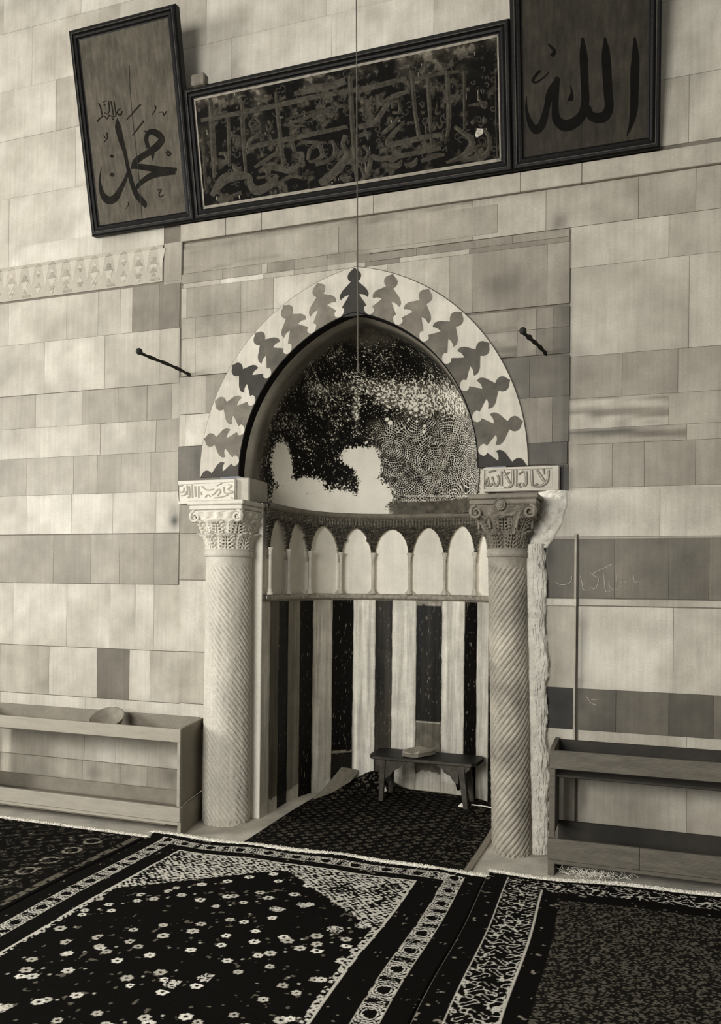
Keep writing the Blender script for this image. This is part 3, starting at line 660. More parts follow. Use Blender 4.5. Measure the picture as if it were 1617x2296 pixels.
# ------------------------------------------------------------------ columns with twisted flutes
def column(cb, ct, hand, M_c, M_cap, label, r=.150, seed=0, wear=.5, pale=True):
    hand = -hand
    z0, z1 = .0, 1.645
    root = empty('twisted_column', (cb[0], cb[1], 0)); tag(root, label, 'column', 'twisted columns flanking the niche')
    nt, nz = 560, 640
    th = np.linspace(0, 2*math.pi, nt, endpoint=False); z = np.linspace(z0, z1, nz)
    TH, ZZ = np.meshgrid(th, z, indexing='ij')
    lean = ZZ/z1; cx = cb[0]*(1-lean)+ct[0]*lean; cy = cb[1]*(1-lean)+ct[1]*lean
    pitch = 28 if pale else 21; k = 1.0/(1.2*r)      # slope of the flutes
    phs = pitch*(TH+hand*ZZ*k)/(2*math.pi)
    f = (phs % 1.0); sh = np.abs(2*f-1); rope = np.sqrt(np.clip(1-(2*f-1)**2*.96, 0, 1))
    w_ = sst(0, .03, z1-.045-ZZ)                      # flutes die out under the neck
    wr = 1-wear*sst(.35, .75, fbm(TH*1.5, ZZ*1.2, 2, 3, seed))*(1.0 if pale else .5)
    rad = r*(1-.05*lean)+(.0125*(rope-1))*w_*wr+.0035*(fbm(TH*r*8, ZZ*8, 5, 4, seed+2)-.5)
    rad -= .012*sst(.05, 0, ZZ)*vnoise(TH*4, ZZ*9, 2, seed)
    P = np.stack([cx+rad*np.cos(TH), cy+rad*np.sin(TH), ZZ], -1)
    grid_mesh('shaft', P, M_c, root, closed_u=True)
    mb = MB(); rn = r*.985
    mb.lathe([(rn-.05, z1-.003), (rn-.005, z1-.002), (rn+.004, z1+.004), (rn+.004, z1+.032), (rn-.004, z1+.036), (rn+.003, z1+.042), (rn+.003, z1+.048), (rn-.05, z1+.052)], (ct[0], ct[1], 0), 64)
    mb.build('neck_ring', M_c, root, smooth=True)
    # capital
    zb, zt = z1+.048, 1.925
    nt, nz = 900, 300
    th = np.linspace(0, 2*math.pi, nt, endpoint=False); t = np.linspace(0, 1, nz); TH, TT = np.meshgrid(th, t, indexing='ij')
    n_ = 2+3.2*TT**1.5
    sq = (np.abs(np.cos(TH))**n_+np.abs(np.sin(TH))**n_)**(-1/n_)
    base = (r*.93)+(.188-.93*r)*TT**1.7
    disp = np.zeros_like(TH); pits = np.zeros_like(TH)
    for tier, (tb_, tt_, off_) in enumerate([(.0, .44, 0.0), (.40, .78, .5)]):
        lt = np.clip((TT-tb_)/(tt_-tb_), 0, 1); inb = (TT >= tb_-.01)*(TT <= tt_+.02)
        a = ((TH/(2*math.pi)*8+off_) % 1)-.5                # -.5..+.5 across one leaf
        leafw = .46*np.sqrt(np.clip(1-(np.clip(lt-.72, 0, 1)/.28)**2, 0, 1))
        leaf = sst(0, .07, leafw-np.abs(a))*inb
        disp += leaf*(.006+.020*sst(.55, .95, lt))
        disp += leaf*(.004*np.cos(2*math.pi*(lt*4-np.abs(a)*3.2)))*sst(.05, .12, np.abs(a))*(lt < .8)
        for j in range(4):
            zc = tb_+(tt_-tb_)*(.10+.19*j)
            for (da, wa, wz) in [(0, .028, .030), (-.19+.02*j, .05, .016), (.19-.02*j, .05, .016)]:
                sl = .35*(a-da)*np.sign(da) if da else 0
                pits = np.maximum(pits, np.exp(-(((a-da)/wa)**2+((TT-zc-sl*.3)/wz)**2)**1.5)*inb)
        for da in (-.36, .36):
            for j in range(3):
                zc = tb_+(tt_-tb_)*(.16+.19*j); pits = np.maximum(pits, .6*np.exp(-(((a-da)/.03)**2+((TT-zc)/.014)**2)**1.5)*inb)
    up = sst(.78, .84, TT)
    disp += up*.006*np.sin(TH*16)*(TT < .95)
    rad = base*sq+disp-.026*pits+.002*(fbm(TH*6, TT*8, 3, 3, seed)-.5)
    if not pale:    # knocked-off leaves on the right of this capital
        dm = sst(.45, .62, fbm(TH*1.2+1, TT*2.2, 2.2, 3, 6))*sst(-.9, -.5, -np.abs(TH-5.35)); rad = rad-dm*(disp*.7)-dm*.006*fbm(TH*9, TT*9, 3, 3, 1)
    P = np.stack([ct[0]+rad*np.cos(TH), ct[1]+rad*np.sin(TH), zb+(zt-zb)*TT], -1)
    cap = grid_mesh('capital', P, M_cap, root, closed_u=True)
    h = .182
    # corner volutes and centre scrolls on the faces
    def spiral(c, ax, rr, turns, sgn, name='volute'):
        mb = MB(); pts = []; rd = []
        for i in range(46):
            u = i/45; a = sgn*turns*2*math.pi*u+math.pi/2; q = rr*(1-.80*u)
            pts.append((c[0]+ax[0]*q*math.cos(a), c[1]+ax[1]*q*math.cos(a), c[2]+q*math.sin(a))); rd.append(.0105*(1-.35*u))
        mb.tube(pts, rd, 8); 
        nrm = (ax[1], -ax[0]); 
        mb.lathe([(0, -.004), (.006, -.004), (.006, .004), (0, .004)], c, 8)
        return mb.build(name, M_cap, cap, smooth=True)
    zc = 1.888
    for (fx, fy, ax) in [(0, -1, (1, 0)), (1, 0, (0, 1)), (-1, 0, (0, -1))]:
        for sg in (-1, 1):
            c = (ct[0]+fx*(h-.012)+ax[0]*sg*.145, ct[1]+fy*(h-.012)+ax[1]*sg*.145, zc)
            spiral(c, (ax[0]*sg, ax[1]*sg), .036, 1.6, -1)
            c = (ct[0]+fx*(h-.030)+ax[0]*sg*.042, ct[1]+fy*(h-.030)+ax[1]*sg*.042, zc-.002)
            spiral(c, (ax[0]*sg, ax[1]*sg), .024, 1.3, 1, 'centre_scroll')
            mb = MB(); p0 = np.array([ct[0]+fx*(h-.035)+ax[0]*sg*.07, ct[1]+fy*(h-.035)+ax[1]*sg*.07, 1.80])
            p1 = p0+np.array([ax[0]*sg*.01, ax[1]*sg*.01, .05]); p2 = np.array([ct[0]+fx*(h-.014)+ax[0]*sg*.12, ct[1]+fy*(h-.014)+ax[1]*sg*.12, 1.925])
            mb.tube(catmull([p0, p1, (p1+p2)/2+np.array([0, 0, .012]), p2], 6), .008, 8); mb.build('stem', M_cap, cap, smooth=True)
    # abacus
    mb = MB(); c = ct
    mb.box(c[0]-h, c[0]+h, c[1]-h, c[1]+h, 1.928, 1.958, .006); mb.box(c[0]-h-.010, c[0]+h+.010, c[1]-h-.010, c[1]+h+.010, 1.958, 1.986, .006)
    mb.build('abacus', M_cap, root)
    if not pale:
        mb = MB(); rc = np.array([c[0]-.012, c[1]-h-.004, 1.925])
        def disc(r0, y0, y1, n=28):
            vs = [(rc[0]+r0*math.cos(2*math.pi*i/n), rc[1]+y0, rc[2]+r0*math.sin(2*math.pi*i/n)) for i in range(n)]
            vs += [(rc[0]+r0*.86*math.cos(2*math.pi*i/n), rc[1]-y1, rc[2]+r0*.86*math.sin(2*math.pi*i/n)) for i in range(n)]
            mb.add(vs, [tuple(range(n, 2*n))]+[(i, (i+1) % n, n+(i+1) % n, n+i) for i in range(n)])
        disc(.034, .03, .010); disc(.022, .0, .018); disc(.009, .0, .024)
        for i in range(22):
            a = 2*math.pi*i/22; mb.lathe([(0, -.0045), (.0035, -.002), (.0035, .002), (0, .0045)], (rc[0]+.030*math.cos(a), rc[1]-.013, rc[2]+.030*math.sin(a)), 6)
        mb.build('rosette', M_cap, cap, smooth=False)
    return root
column((-.782, -.10), (-.785, -.10), -1, M_colL, M_capL, 'pale marble column with faint spiral flutes and crisp pale carved capital, left of the niche', seed=2, wear=.65)
column((.988, -.055), (.945, -.055), 1, M_colR, M_capR, 'leaning marble column with deep rope-like spiral flutes and dark capital, right of the niche', r=.112, seed=5, wear=.35, pale=False)
# rough plaster strip filling the joint beside the right column
nu, nv = 60, 420
u = np.linspace(0, 1, nu); zz = np.linspace(0, 1.72, nv); UU, ZZ = np.meshgrid(u, zz, indexing='ij')
lx = 1.055-.03*ZZ/1.7+.0*UU; wdt = .125+.030*(vnoise(ZZ, 0*ZZ, 5, 2)-.5)+.015*(vnoise(ZZ, 0*ZZ, 22, 2)-.5)-.0*sst(.9, 1.5, ZZ)
XX = lx+wdt*UU*1.05; 
YY = -.020-.045*np.sqrt(np.clip(1-(2*UU-1)**2, 0, 1))*(.8+.5*(fbm(XX, ZZ, 16, 4, 3)-.3))+.004*(fbm(XX, ZZ, 60, 3, 5)-.5)
YY = np.where((UU > .97), .0, YY); YY = np.where(UU < .03, -.02, YY)
XX = XX+.02*(fbm(UU, ZZ, 20, 3, 6)-.5)*(UU > .5)
ps = grid_mesh('trim_3', np.stack([XX, YY, ZZ+.004*(UU-.5)], -1), M_plaster); ps['kind'] = 'structure'
nu, nv = 40, 120
u = np.linspace(0, 1, nu); zz = np.linspace(1.70, 2.02, nv); UU, ZZ = np.meshgrid(u, zz, indexing='ij')
w_ = .10+.03*(vnoise(ZZ, ZZ*0, 16, 3)-.5); x0_ = 1.085+.085*sst(1.70, 1.9, ZZ); XX = x0_-.06+(w_+.05)*UU
YY = -.012-.03*np.sin(math.pi*UU)*(.5+fbm(XX, ZZ, 30, 4, 3)); YY = np.where(UU > .97, .004, YY)
grid_mesh('plaster_fillet', np.stack([XX, YY, ZZ], -1), M_plaster, ps)

# ------------------------------------------------------------------ inscribed impost blocks
def impost(x0, x1, z0, z1, yf, M_, strokes, ox, oy, sc_, label, rect, Ml):
    root = empty('inscribed_impost_block', ((x0+x1)/2, yf, z0)); tag(root, label, 'carved block', 'inscribed blocks above the capitals')
    mb = MB(); mb.box(x0, x1, yf+.006, .03, z0, z1, .006); mb.build('block', M_, root)
    fn = lambda x, y, h: (lambda p: (p[0], yf+.006-h, p[2]))(wp(ox+x*sc_, oy+y*sc_, yf))
    mb = MB(); q = [fn(*r_, 0) for r_ in rect]; 
    # raised border around the sunk field
    o = [(x0+.004, z1-.003), (x1-.004, z1-.003), (x1-.004, z0+.003), (x0+.004, z0+.003)]
    i_ = [(p[0], p[2]) for p in q]
    vs = [(a, yf, b) for a, b in o]+[(a, yf, b) for a, b in i_]+[(a, yf+.008, b) for a, b in i_]+[(a, yf+.008, b) for a, b in o]
    mb.add(vs, [(k, (k+1) % 4, 4+(k+1) % 4, 4+k) for k in range(4)]+[(4+k, 4+(k+1) % 4, 8+(k+1) % 4, 8+k) for k in range(4)]+[((k+1) % 4, k, 12+k, 12+(k+1) % 4) for k in range(4)])
    mb.build('border', M_, root)
    mb = MB()
    for k in range(4):
        ribbon(mb, [(*rect[k], 4), (*rect[(k+1) % 4], 4)], lambda x, y, h: fn(x, y, h), .0012, smooth=False)
    mb.build('incised_line', Ml, root)
    mo = MB(); ml = MB()
    for s in strokes:
        ribbon(ml, [(a, b, w_+7) for a, b, w_ in s], fn, .0012); ribbon(mo, s, fn, .0075, crown=True)
    ml.build('letter_outline', Ml, root); mo.build('raised_lettering', M_, root)
    return root
a = wp(1083, 1049, -.05); b = wp(1254, 1099, -.05)
SR = [[(1080, 150, 18), (1150, 250, 18), (1220, 360, 20)], [(1290, 150, 18), (1285, 300, 18), (1240, 395, 18), (1150, 440, 18), (1050, 445, 12)], [(1200, 130, 12), (1210, 230, 12)], [(1020, 450, 10), (1100, 395, 12)],
      [(985, 150, 18), (1000, 440, 18)], [(885, 170, 18), (890, 380, 18), (860, 430, 18), (820, 400, 14)], [(790, 385, 10), (740, 430, 14), (800, 460, 12)], [(840, 170, 12), (750, 230, 12)],
      [(705, 150, 18), (700, 450, 18)], [(640, 150, 18), (640, 400, 16), (560, 470, 14), (480, 470, 8)], [(470, 160, 20), (540, 290, 18), (600, 400, 14)], [(430, 170, 16), (440, 330, 16), (440, 440, 14)],
      [(370, 240, 14), (390, 320, 14), (370, 420, 16), (320, 430, 16), (290, 360, 14), (270, 270, 12)], [(280, 400, 14), (240, 430, 16), (210, 400, 14), (190, 280, 12)], [(190, 300, 10), (150, 370, 12), (150, 420, 12), (200, 440, 10)], [(200, 190, 8), (340, 160, 10)], [(540, 220, 10), (590, 190, 10)]]
impost(a[0], b[0], b[2], a[2], -.05, M_impR, SR, 1070, 1035, .12369, 'inscribed white marble block with sharp raised Arabic letters, above the right dark capital', [(130, 150), (1360, 122), (1362, 465), (122, 500)], M_line)
a = wp(398, 1078, -.04); b = wp(527, 1127, -.04)
SL = [[(130, 440, 14), (200, 430, 14), (225, 330, 12)], [(150, 520, 12), (240, 500, 14), (260, 420, 12)], [(290, 290, 14), (295, 500, 14)], [(335, 300, 12), (350, 520, 14), (300, 560, 12)], [(400, 280, 16), (410, 560, 16)], [(470, 300, 16), (480, 545, 16)], [(550, 300, 10), (550, 560, 10)],
      [(620, 300, 10), (740, 390, 16), (900, 370, 12)], [(850, 500, 14), (900, 480, 14), (1000, 375, 14), (1045, 430, 14), (980, 520, 12)], [(1120, 320, 14), (1150, 460, 16), (1340, 440, 14), (1220, 375, 16), (1300, 300, 16), (1220, 265, 10)],
      [(600, 430, 14), (620, 500, 14)], [(1290, 560, 12), (1325, 590, 12)], [(900, 570, 10), (1100, 540, 12), (1220, 500, 10)], [(960, 290, 10), (1080, 240, 8)], [(700, 560, 10), (760, 500, 12), (820, 540, 10)], [(110, 310, 8), (200, 280, 8)]]
impost(a[0], b[0], b[2], a[2], -.04, M_imp, SL, 390, 1060, .09895, 'bleached white marble block with shallow worn Arabic letters, above the left capital', [(85, 270), (1365, 200), (1375, 590), (110, 650)], mat('faint_line', 156))

# ------------------------------------------------------------------ leaning calligraphy boards
LEAN = math.radians(12); ZP, YP = 3.826, -.055
eZ = np.array([0, -math.sin(LEAN), math.cos(LEAN)]); eN = np.array([0, -math.cos(LEAN), -math.sin(LEAN)])
OP = np.array([0, YP, ZP])
def bp(x, y, h):                         # photo point on the face of the leaning boards, h outwards
    d = ray(x, y); o = OP+eN*(-.012); s = np.dot(o-CAM, eN)/np.dot(d, eN); return CAM+s*d+eN*h
def loc(u, v, h): return OP+np.array([1, 0, 0])*u+eZ*v+eN*h
def board(x0, x1, v0, v1, Mb, label, fillet=False):
    root = empty('calligraphy_board', tuple(OP+np.array([(x0+x1)/2, 0, 0]))); tag(root, label, 'calligraphy panel', 'calligraphy boards hung above the arch')
    P = [(0, -.05), (0, -.004), (.010, .006), (.020, .006), (.026, -.002), (.040, .004), (.052, .002), (.058, -.008), (.064, -.010)]
    P = [(a, b) for a, b in P]
    mb = MB(); vs = []; m_ = len(P)
    for (sx, sy) in [(0, 0), (1, 0), (1, 1), (0, 1)]:
        for a, h in P: vs.append(loc((x0+a) if sx == 0 else (x1-a), (v0+a) if sy == 0 else (v1-a), h))
    fs = []
    for k in range(4):
        for i in range(m_-1): fs.append((k*m_+i, ((k+1) % 4)*m_+i, ((k+1) % 4)*m_+i+1, k*m_+i+1))
    mb.add(vs, fs); mb.build('frame', M_frame, root)
    mb = MB()
    for (a, b, c, d_) in [(x0+.024, x1-.024, v0+.021, v0+.026), (x0+.024, x1-.024, v1-.026, v1-.021), (x0+.021, x0+.026, v0+.024, v1-.024), (x1-.026, x1-.021, v0+.024, v1-.024)]:
        mb.add([loc(a, c, .0), loc(b, c, .0), loc(b, d_, .0), loc(a, d_, .0), loc(a, c, .0075), loc(b, c, .0075), loc(b, d_, .0075), loc(a, d_, .0075)], [(4, 5, 6, 7), (0, 1, 5, 4), (1, 2, 6, 5), (2, 3, 7, 6), (3, 0, 4, 7)])
    mb.build('worn_ridge', mat('worn_frame_ridge', 56, noise=.5, nscale=30), root)
    mb = MB(); i = .060
    q = [loc(x0+i, v0+i, -.012), loc(x1-i, v0+i, -.012), loc(x1-i, v1-i, -.012), loc(x0+i, v1-i, -.012)]; b = [p-eN*.02 for p in q]
    if fillet:
        gu, gv = np.meshgrid(np.linspace(x0+i, x1-i, 640), np.linspace(v0+i, v1-i, 260), indexing='ij')
        n_ = fbm(gu, gv, 9, 4, 3); n2_ = fbm(gu, gv, 34, 4, 6); T_ = 20+40*sst(.50, .66, n_*.45+n2_*.55)+26*sst(.55, .75, fbm(gu, gv, 4, 3, 8))*sst(.3, .6, gv)
        dr = (vnoise(gu, gv*.10, 150, 2) > .93) & (vnoise(gu, gv, 13, 9) > .70); T_ = np.where(dr, 120, T_)
        T_ = T_+30*sst(v1-.16, v1-.08, gv)*sst(.4, .6, n_)
        grid_mesh('panel', OP+np.array([1., 0, 0])*gu[..., None]+eZ*gv[..., None]+eN*-.012, Mb, root, colr=alb(T_))
    else:
        mb.add(q+b, [(0, 1, 2, 3), (7, 6, 5, 4), (0, 4, 5, 1), (1, 5, 6, 2), (2, 6, 7, 3), (3, 7, 4, 0)]); mb.build('panel', Mb, root)
    if fillet:
        mb = MB()
        for (a, b, c, d_) in [(x0+.064, x1-.064, v0+.062, v0+.079), (x0+.064, x1-.064, v1-.077, v1-.064), (x0+.064, x0+.074, v0+.07, v1-.07), (x1-.072, x1-.064, v0+.07, v1-.07)]:
            mb.add([loc(a, c, -.012), loc(b, c, -.012), loc(b, d_, -.012), loc(a, d_, -.012), loc(a, c, -.009), loc(b, c, -.009), loc(b, d_, -.009), loc(a, d_, -.009)], [(4, 5, 6, 7), (0, 1, 5, 4), (1, 2, 6, 5), (2, 3, 7, 6), (3, 0, 4, 7)])
        mb.build('gilt_fillet', M_filet, root)
    return root
bl = board(-1.885, -1.088, 0, 1.26, M_board, 'dark-framed wooden calligraphy panel with big brushed name, leftmost, ends left of the niche')
bm_ = board(-1.086, .955, 0, .775, M_boardM, 'wide dark panel crowded with carved interlaced Arabic script, middle of the three', fillet=True)
br = board(.957, 1.735, 0, 1.26, M_boardR, 'dark-framed wooden calligraphy panel with tall black looped letters, rightmost of the three')
def strokes(root, S, ox, oy, k, m, h, name='lettering', crown=False):
    mb = MB(); fn = lambda x, y, hh: bp(ox+x*k, oy+y*k, hh)
    for i, s in enumerate(S): ribbon(mb, s, fn, h+i*.00006, crown=crown)
    return mb.build(name, m, root, smooth=False)
SLft = [[(465, 480, 5), (468, 560, 32), (480, 640, 50), (530, 850, 42), (590, 1050, 30), (630, 1250, 28), (665, 1400, 34), (720, 1600, 34), (790, 1750, 45), (900, 1880, 48), (935, 1960, 6)],
        [(200, 1290, 3), (180, 1450, 12), (185, 1600, 25), (230, 1750, 45), (320, 1830, 66), (430, 1790, 58), (530, 1620, 38), (600, 1480, 26), (650, 1340, 20)],
        [(975, 975, 30), (940, 820, 32), (985, 715, 40), (1100, 720, 56), (1195, 820, 52), (1130, 930, 60), (1000, 1030, 52), (860, 1120, 50), (760, 1200, 48), (695, 1315, 8)], [(1030, 980, 50), (1045, 1080, 28), (1052, 1180, 2)],
        [(690, 1300, 18), (800, 1275, 45), (1000, 1300, 52), (1200, 1325, 50), (1445, 1320, 25)], [(1420, 1370, 35), (1200, 1385, 50), (1020, 1430, 50), (880, 1520, 40), (795, 1610, 28), (775, 1690, 8), (850, 1800, 30)],
        [(850, 250, 12), (740, 370, 10), (610, 510, 6)], [(905, 520, 12), (810, 640, 10), (710, 770, 5)],
        [(150, 230, 6), (185, 290, 10), (215, 430, 8)], [(250, 385, 6), (290, 410, 7), (330, 370, 6), (330, 280, 8), (318, 195, 9)], [(360, 200, 9), (385, 330, 8), (400, 430, 7)], [(410, 200, 8), (430, 340, 8), (440, 430, 8), (385, 455, 6), (330, 430, 8), (295, 490, 7), (245, 440, 8), (180, 480, 10), (130, 535, 12)],
        [(545, 360, 6), (520, 420, 14), (465, 405, 10), (475, 350, 8), (515, 322, 6)], [(225, 222, 4), (285, 185, 5)], [(240, 270, 8), (265, 260, 8)],
        [(1080, 270, 14), (1098, 320, 8), (1040, 425, 4)], [(1275, 360, 6), (1235, 430, 8), (1210, 380, 8), (1150, 385, 4)], [(1130, 1665, 5), (1190, 1650, 7), (1150, 1730, 7), (1175, 1775, 9), (1240, 1735, 4)],
        [(290, 715, 10), (302, 800, 8), (240, 885, 4)], [(240, 765, 5), (262, 800, 8)], [(640, 1865, 8), (650, 1900, 4), (600, 1975, 2)], [(905, 690, 12), (935, 700, 12)], [(375, 488, 7), (405, 494, 7)]]
for cx, cy, r_ in [(1310, 1060, 40), (380, 1410, 28), (375, 1105, 22)]:
    for k in range(6):
        a = k*math.pi/3+.3; SLft.append([(cx+r_*.35*math.cos(a), cy+r_*.35*math.sin(a), 5), (cx+r_*math.cos(a), cy+r_*math.sin(a), 12), (cx+r_*1.2*math.cos(a), cy+r_*1.2*math.sin(a), 6)])
strokes(bl, SLft, 200, 200, .13606, M_ink, .0016)
strokes(bl, [[(660, -400, 4), (675, 0, 3), (720, 520, 3), (790, 1150, 3), (850, 1800, 4), (872, 2180, 3)]], 200, 200, .13606, M_crack, .0022, 'board_crack')
SRt = [[(155, 330, 3), (155, 480, 14), (190, 620, 30), (260, 715, 48), (335, 640, 42), (390, 440, 34), (430, 280, 42), (520, 120, 22)],
       [(505, 120, 28), (485, 300, 38), (480, 480, 38), (500, 600, 50), (590, 665, 66), (700, 630, 60), (785, 540, 50), (820, 400, 45), (815, 200, 45), (808, 40, 45), (800, -150, 42), (790, -330, 12)],
       [(850, 440, 26), (880, 545, 46), (955, 580, 58), (1040, 560, 58), (1090, 460, 50), (1080, 300, 50), (1065, 40, 52), (1055, -150, 46), (1045, -330, 12)],
       [(1380, -330, 14), (1390, -100, 42), (1382, 40, 50), (1378, 300, 46), (1370, 480, 44), (1340, 650, 24), (1290, 785, 3)],
       [(310, 40, 14), (225, 150, 16), (270, 175, 10), (350, 120, 8), (410, 60, 4)], [(655, 220, 5), (668, 300, 14), (655, 360, 30), (622, 372, 8)], [(400, -260, 8), (470, -180, 20), (440, -120, 22)]]
strokes(br, SRt, 1150, 150, .1979, M_inkR, .0016)
strokes(br, [[(782, 560, 3), (778, 800, 3), (775, 945, 3)]], 1150, 150, .1979, M_crack, .0016, 'board_crack')
SM1 = [[(90, 510, 20), (400, 450, 22), (800, 370, 25), (1150, 290, 25), (1500, 230, 22)], [(640, 640, 14), (560, 700, 20), (545, 765, 24), (700, 735, 25), (850, 705, 25), (1200, 630, 22), (1490, 570, 18)],
       [(180, 330, 22), (195, 600, 28), (212, 900, 26), (215, 1060, 14)], [(345, 440, 18), (355, 700, 18), (360, 950, 12)], [(480, 330, 20), (490, 640, 22), (515, 1000, 14)], [(800, 240, 10), (815, 380, 20), (850, 720, 20), (880, 960, 22)],
       [(1510, 90, 22), (1530, 500, 24), (1560, 900, 22), (1575, 1100, 16)], [(880, 560, 12), (1100, 480, 18), (1360, 375, 14)], [(900, 500, 8), (1100, 440, 12), (1300, 390, 8)], [(600, 960, 14), (720, 880, 20), (840, 800, 12)],
       [(1220, 1110, 34), (1290, 1070, 40), (1430, 930, 40), (1480, 820, 26), (1440, 740, 20), (1470, 650, 26)], [(190, 1230, 24), (300, 1080, 48), (420, 1040, 46), (540, 1045, 30), (560, 1120, 34), (620, 1180, 44), (740, 1130, 36), (820, 1030, 20)],
       [(720, 960, 20), (850, 965, 36), (940, 985, 34), (1040, 920, 18)], [(1110, 890, 16), (1130, 790, 20), (1210, 750, 22), (1245, 850, 22), (1150, 905, 16), (1110, 880, 10)], [(600, 480, 14), (655, 540, 14), (600, 600, 14), (555, 540, 14), (600, 480, 10)],
       [(730, 515, 14), (765, 570, 14), (730, 605, 14), (712, 550, 10)], [(400, 740, 8), (420, 670, 14), (465, 680, 14), (455, 770, 14), (410, 810, 8)], [(260, 830, 14), (320, 830, 22), (335, 900, 18), (270, 960, 14)],
       [(640, 1000, 18), (700, 980, 20), (720, 1040, 14), (620, 1060, 12)], [(900, 760, 18), (960, 740, 22), (980, 820, 16)], [(1000, 760, 8), (1060, 720, 16), (1180, 720, 16), (1290, 720, 8)], [(1340, 700, 16), (1370, 790, 22), (1330, 880, 20), (1180, 930, 22)],
       [(1240, 450, 16), (1270, 490, 18), (1240, 530, 14)], [(1330, 440, 14), (1390, 450, 16), (1370, 510, 12)], [(1400, 380, 16), (1470, 370, 18), (1450, 440, 12)], [(960, 590, 10), (1030, 560, 12), (1100, 570, 8)], [(980, 260, 20), (1150, 210, 40), (1330, 180, 36), (1470, 130, 34)],
       [(240, 1180, 20), (330, 1240, 16), (480, 1200, 20)], [(600, 290, 24), (700, 310, 26), (770, 280, 18)], [(1420, 1040, 20), (1470, 1080, 24), (1530, 1050, 22)], [(880, 1080, 16), (960, 1040, 20), (1060, 1060, 14)], [(110, 620, 10), (120, 900, 14), (140, 1180, 12)], [(390, 920, 14), (430, 980, 30), (480, 960, 14)]]
SM2 = [[(90, 230, 26), (300, 175, 26), (560, 105, 22)], [(100, 575, 26), (250, 530, 28), (350, 400, 24), (430, 285, 24), (560, 235, 20), (580, 160, 20), (480, 125, 18), (430, 190, 14)], [(430, 400, 14), (430, 340, 16), (485, 335, 16), (490, 430, 14), (425, 435, 14)],
       [(490, 480, 16), (420, 560, 22), (330, 640, 18)], [(540, 530, 16), (430, 640, 24), (385, 740, 26), (600, 700, 26), (880, 650, 25), (900, 710, 14)], [(200, 1000, 24), (230, 860, 24), (320, 880, 26), (600, 830, 24), (890, 775, 18)],
       [(610, 40, 22), (640, 400, 20), (680, 680, 20)], [(765, 110, 22), (785, 500, 18), (800, 740, 14)], [(945, 40, 24), (965, 500, 24), (930, 740, 8)], [(1110, 40, 14), (1115, 600, 14)], [(1020, 570, 18), (1180, 700, 32), (1150, 800, 34), (1080, 860, 28), (940, 915, 12)],
       [(1290, 590, 16), (1350, 680, 22), (1330, 820, 22), (1240, 840, 16), (1235, 760, 14), (1330, 745, 10)], [(150, 750, 16), (200, 820, 20), (150, 900, 24), (95, 860, 18), (110, 780, 12)], [(200, 1000, 20), (170, 1045, 22), (120, 940, 14)], [(390, 930, 14), (470, 945, 28), (520, 890, 12)], [(540, 930, 14), (620, 930, 28), (665, 870, 12)],
       [(640, 120, 18), (850, 70, 18), (1080, 40, 14)], [(300, 270, 14), (320, 350, 24), (400, 290, 14)], [(150, 290, 4), (150, 330, 32), (150, 370, 4)], [(230, 270, 4), (230, 305, 28), (230, 345, 4)], [(150, 370, 4), (150, 410, 30), (150, 450, 4)], [(220, 360, 4), (225, 395, 28), (225, 435, 4)],
       [(1190, 500, 4), (1195, 530, 24), (1195, 560, 4)], [(1300, 470, 4), (1305, 510, 26), (1305, 550, 4)], [(1150, 370, 10), (1240, 355, 16), (1330, 330, 10)], [(1250, 220, 6), (1255, 300, 12), (1300, 380, 24), (1330, 340, 10)], [(850, 180, 12), (870, 210, 14), (850, 235, 10)], [(860, 320, 4), (845, 440, 14), (890, 430, 10)], [(850, 540, 8), (880, 580, 14), (910, 540, 8)],
       [(690, 350, 8), (715, 380, 12), (735, 340, 8)], [(700, 430, 12), (740, 440, 14)], [(100, 660, 16), (180, 640, 26), (200, 700, 14)], [(1080, 900, 14), (1200, 870, 24), (1360, 830, 16)], [(700, 900, 16), (830, 850, 26), (930, 840, 12)], [(1410, 60, 8), (1415, 500, 8), (1430, 880, 8)]]
strokes(bm_, SM1, 430, 150, .235, M_gilt, .006, 'carved_script', crown=True)
strokes(bm_, SM2, 780, 150, .235, M_gilt, .006, 'carved_script', crown=True)
# vines between the letters
mb = MB(); fn = lambda x, y, h: bp(x, y, h)
for i in range(150):
    x = random.uniform(460, 1110); yc = 0
    lo = 455-.147*(x-460); hi = 215-.147*(x-460)*1.05; y = random.uniform(max(hi, 60), lo-12); r_ = random.uniform(5, 11); a0 = random.uniform(0, 6.3); sg = random.choice((-1, 1))
    ribbon(mb, [(x+r_*math.cos(a0+sg*t)*(1-t/8), y+r_*math.sin(a0+sg*t)*(1-t/8), 1.5) for t in np.linspace(0, 5, 7)], fn, .0035, crown=True)
mb.build('scrollwork', mat('scrollwork_paint', 52, noise=.6, nscale=30), bm_)['kind'] = 'stuff'
mb = MB(); c = bp(1076, 296, .004)
mb.add([bp(1064, 305, -.001), bp(1070, 288, .003), bp(1084, 289, .004), bp(1083, 300, .002), bp(1070, 309, .001)], [(0, 1, 2, 3, 4)]); mb.build('chipped_patch', mat('chip', 150, noise=.6, nscale=60), bm_, fix=False)
# wooden chock on the top rail of the middle board
p = loc(0, .775, 0); u0 = bp(450, 180, 0)[0]; mb = MB(); mb.box(u0-.05, u0+.045, p[1]-.03, p[1]+.03, p[2]-.008, p[2]+.062, .008)
tag(mb.build('wooden_chock', M_chock, None), 'small brown wooden chock sitting on the top edge of the wide middle board', 'wood block')

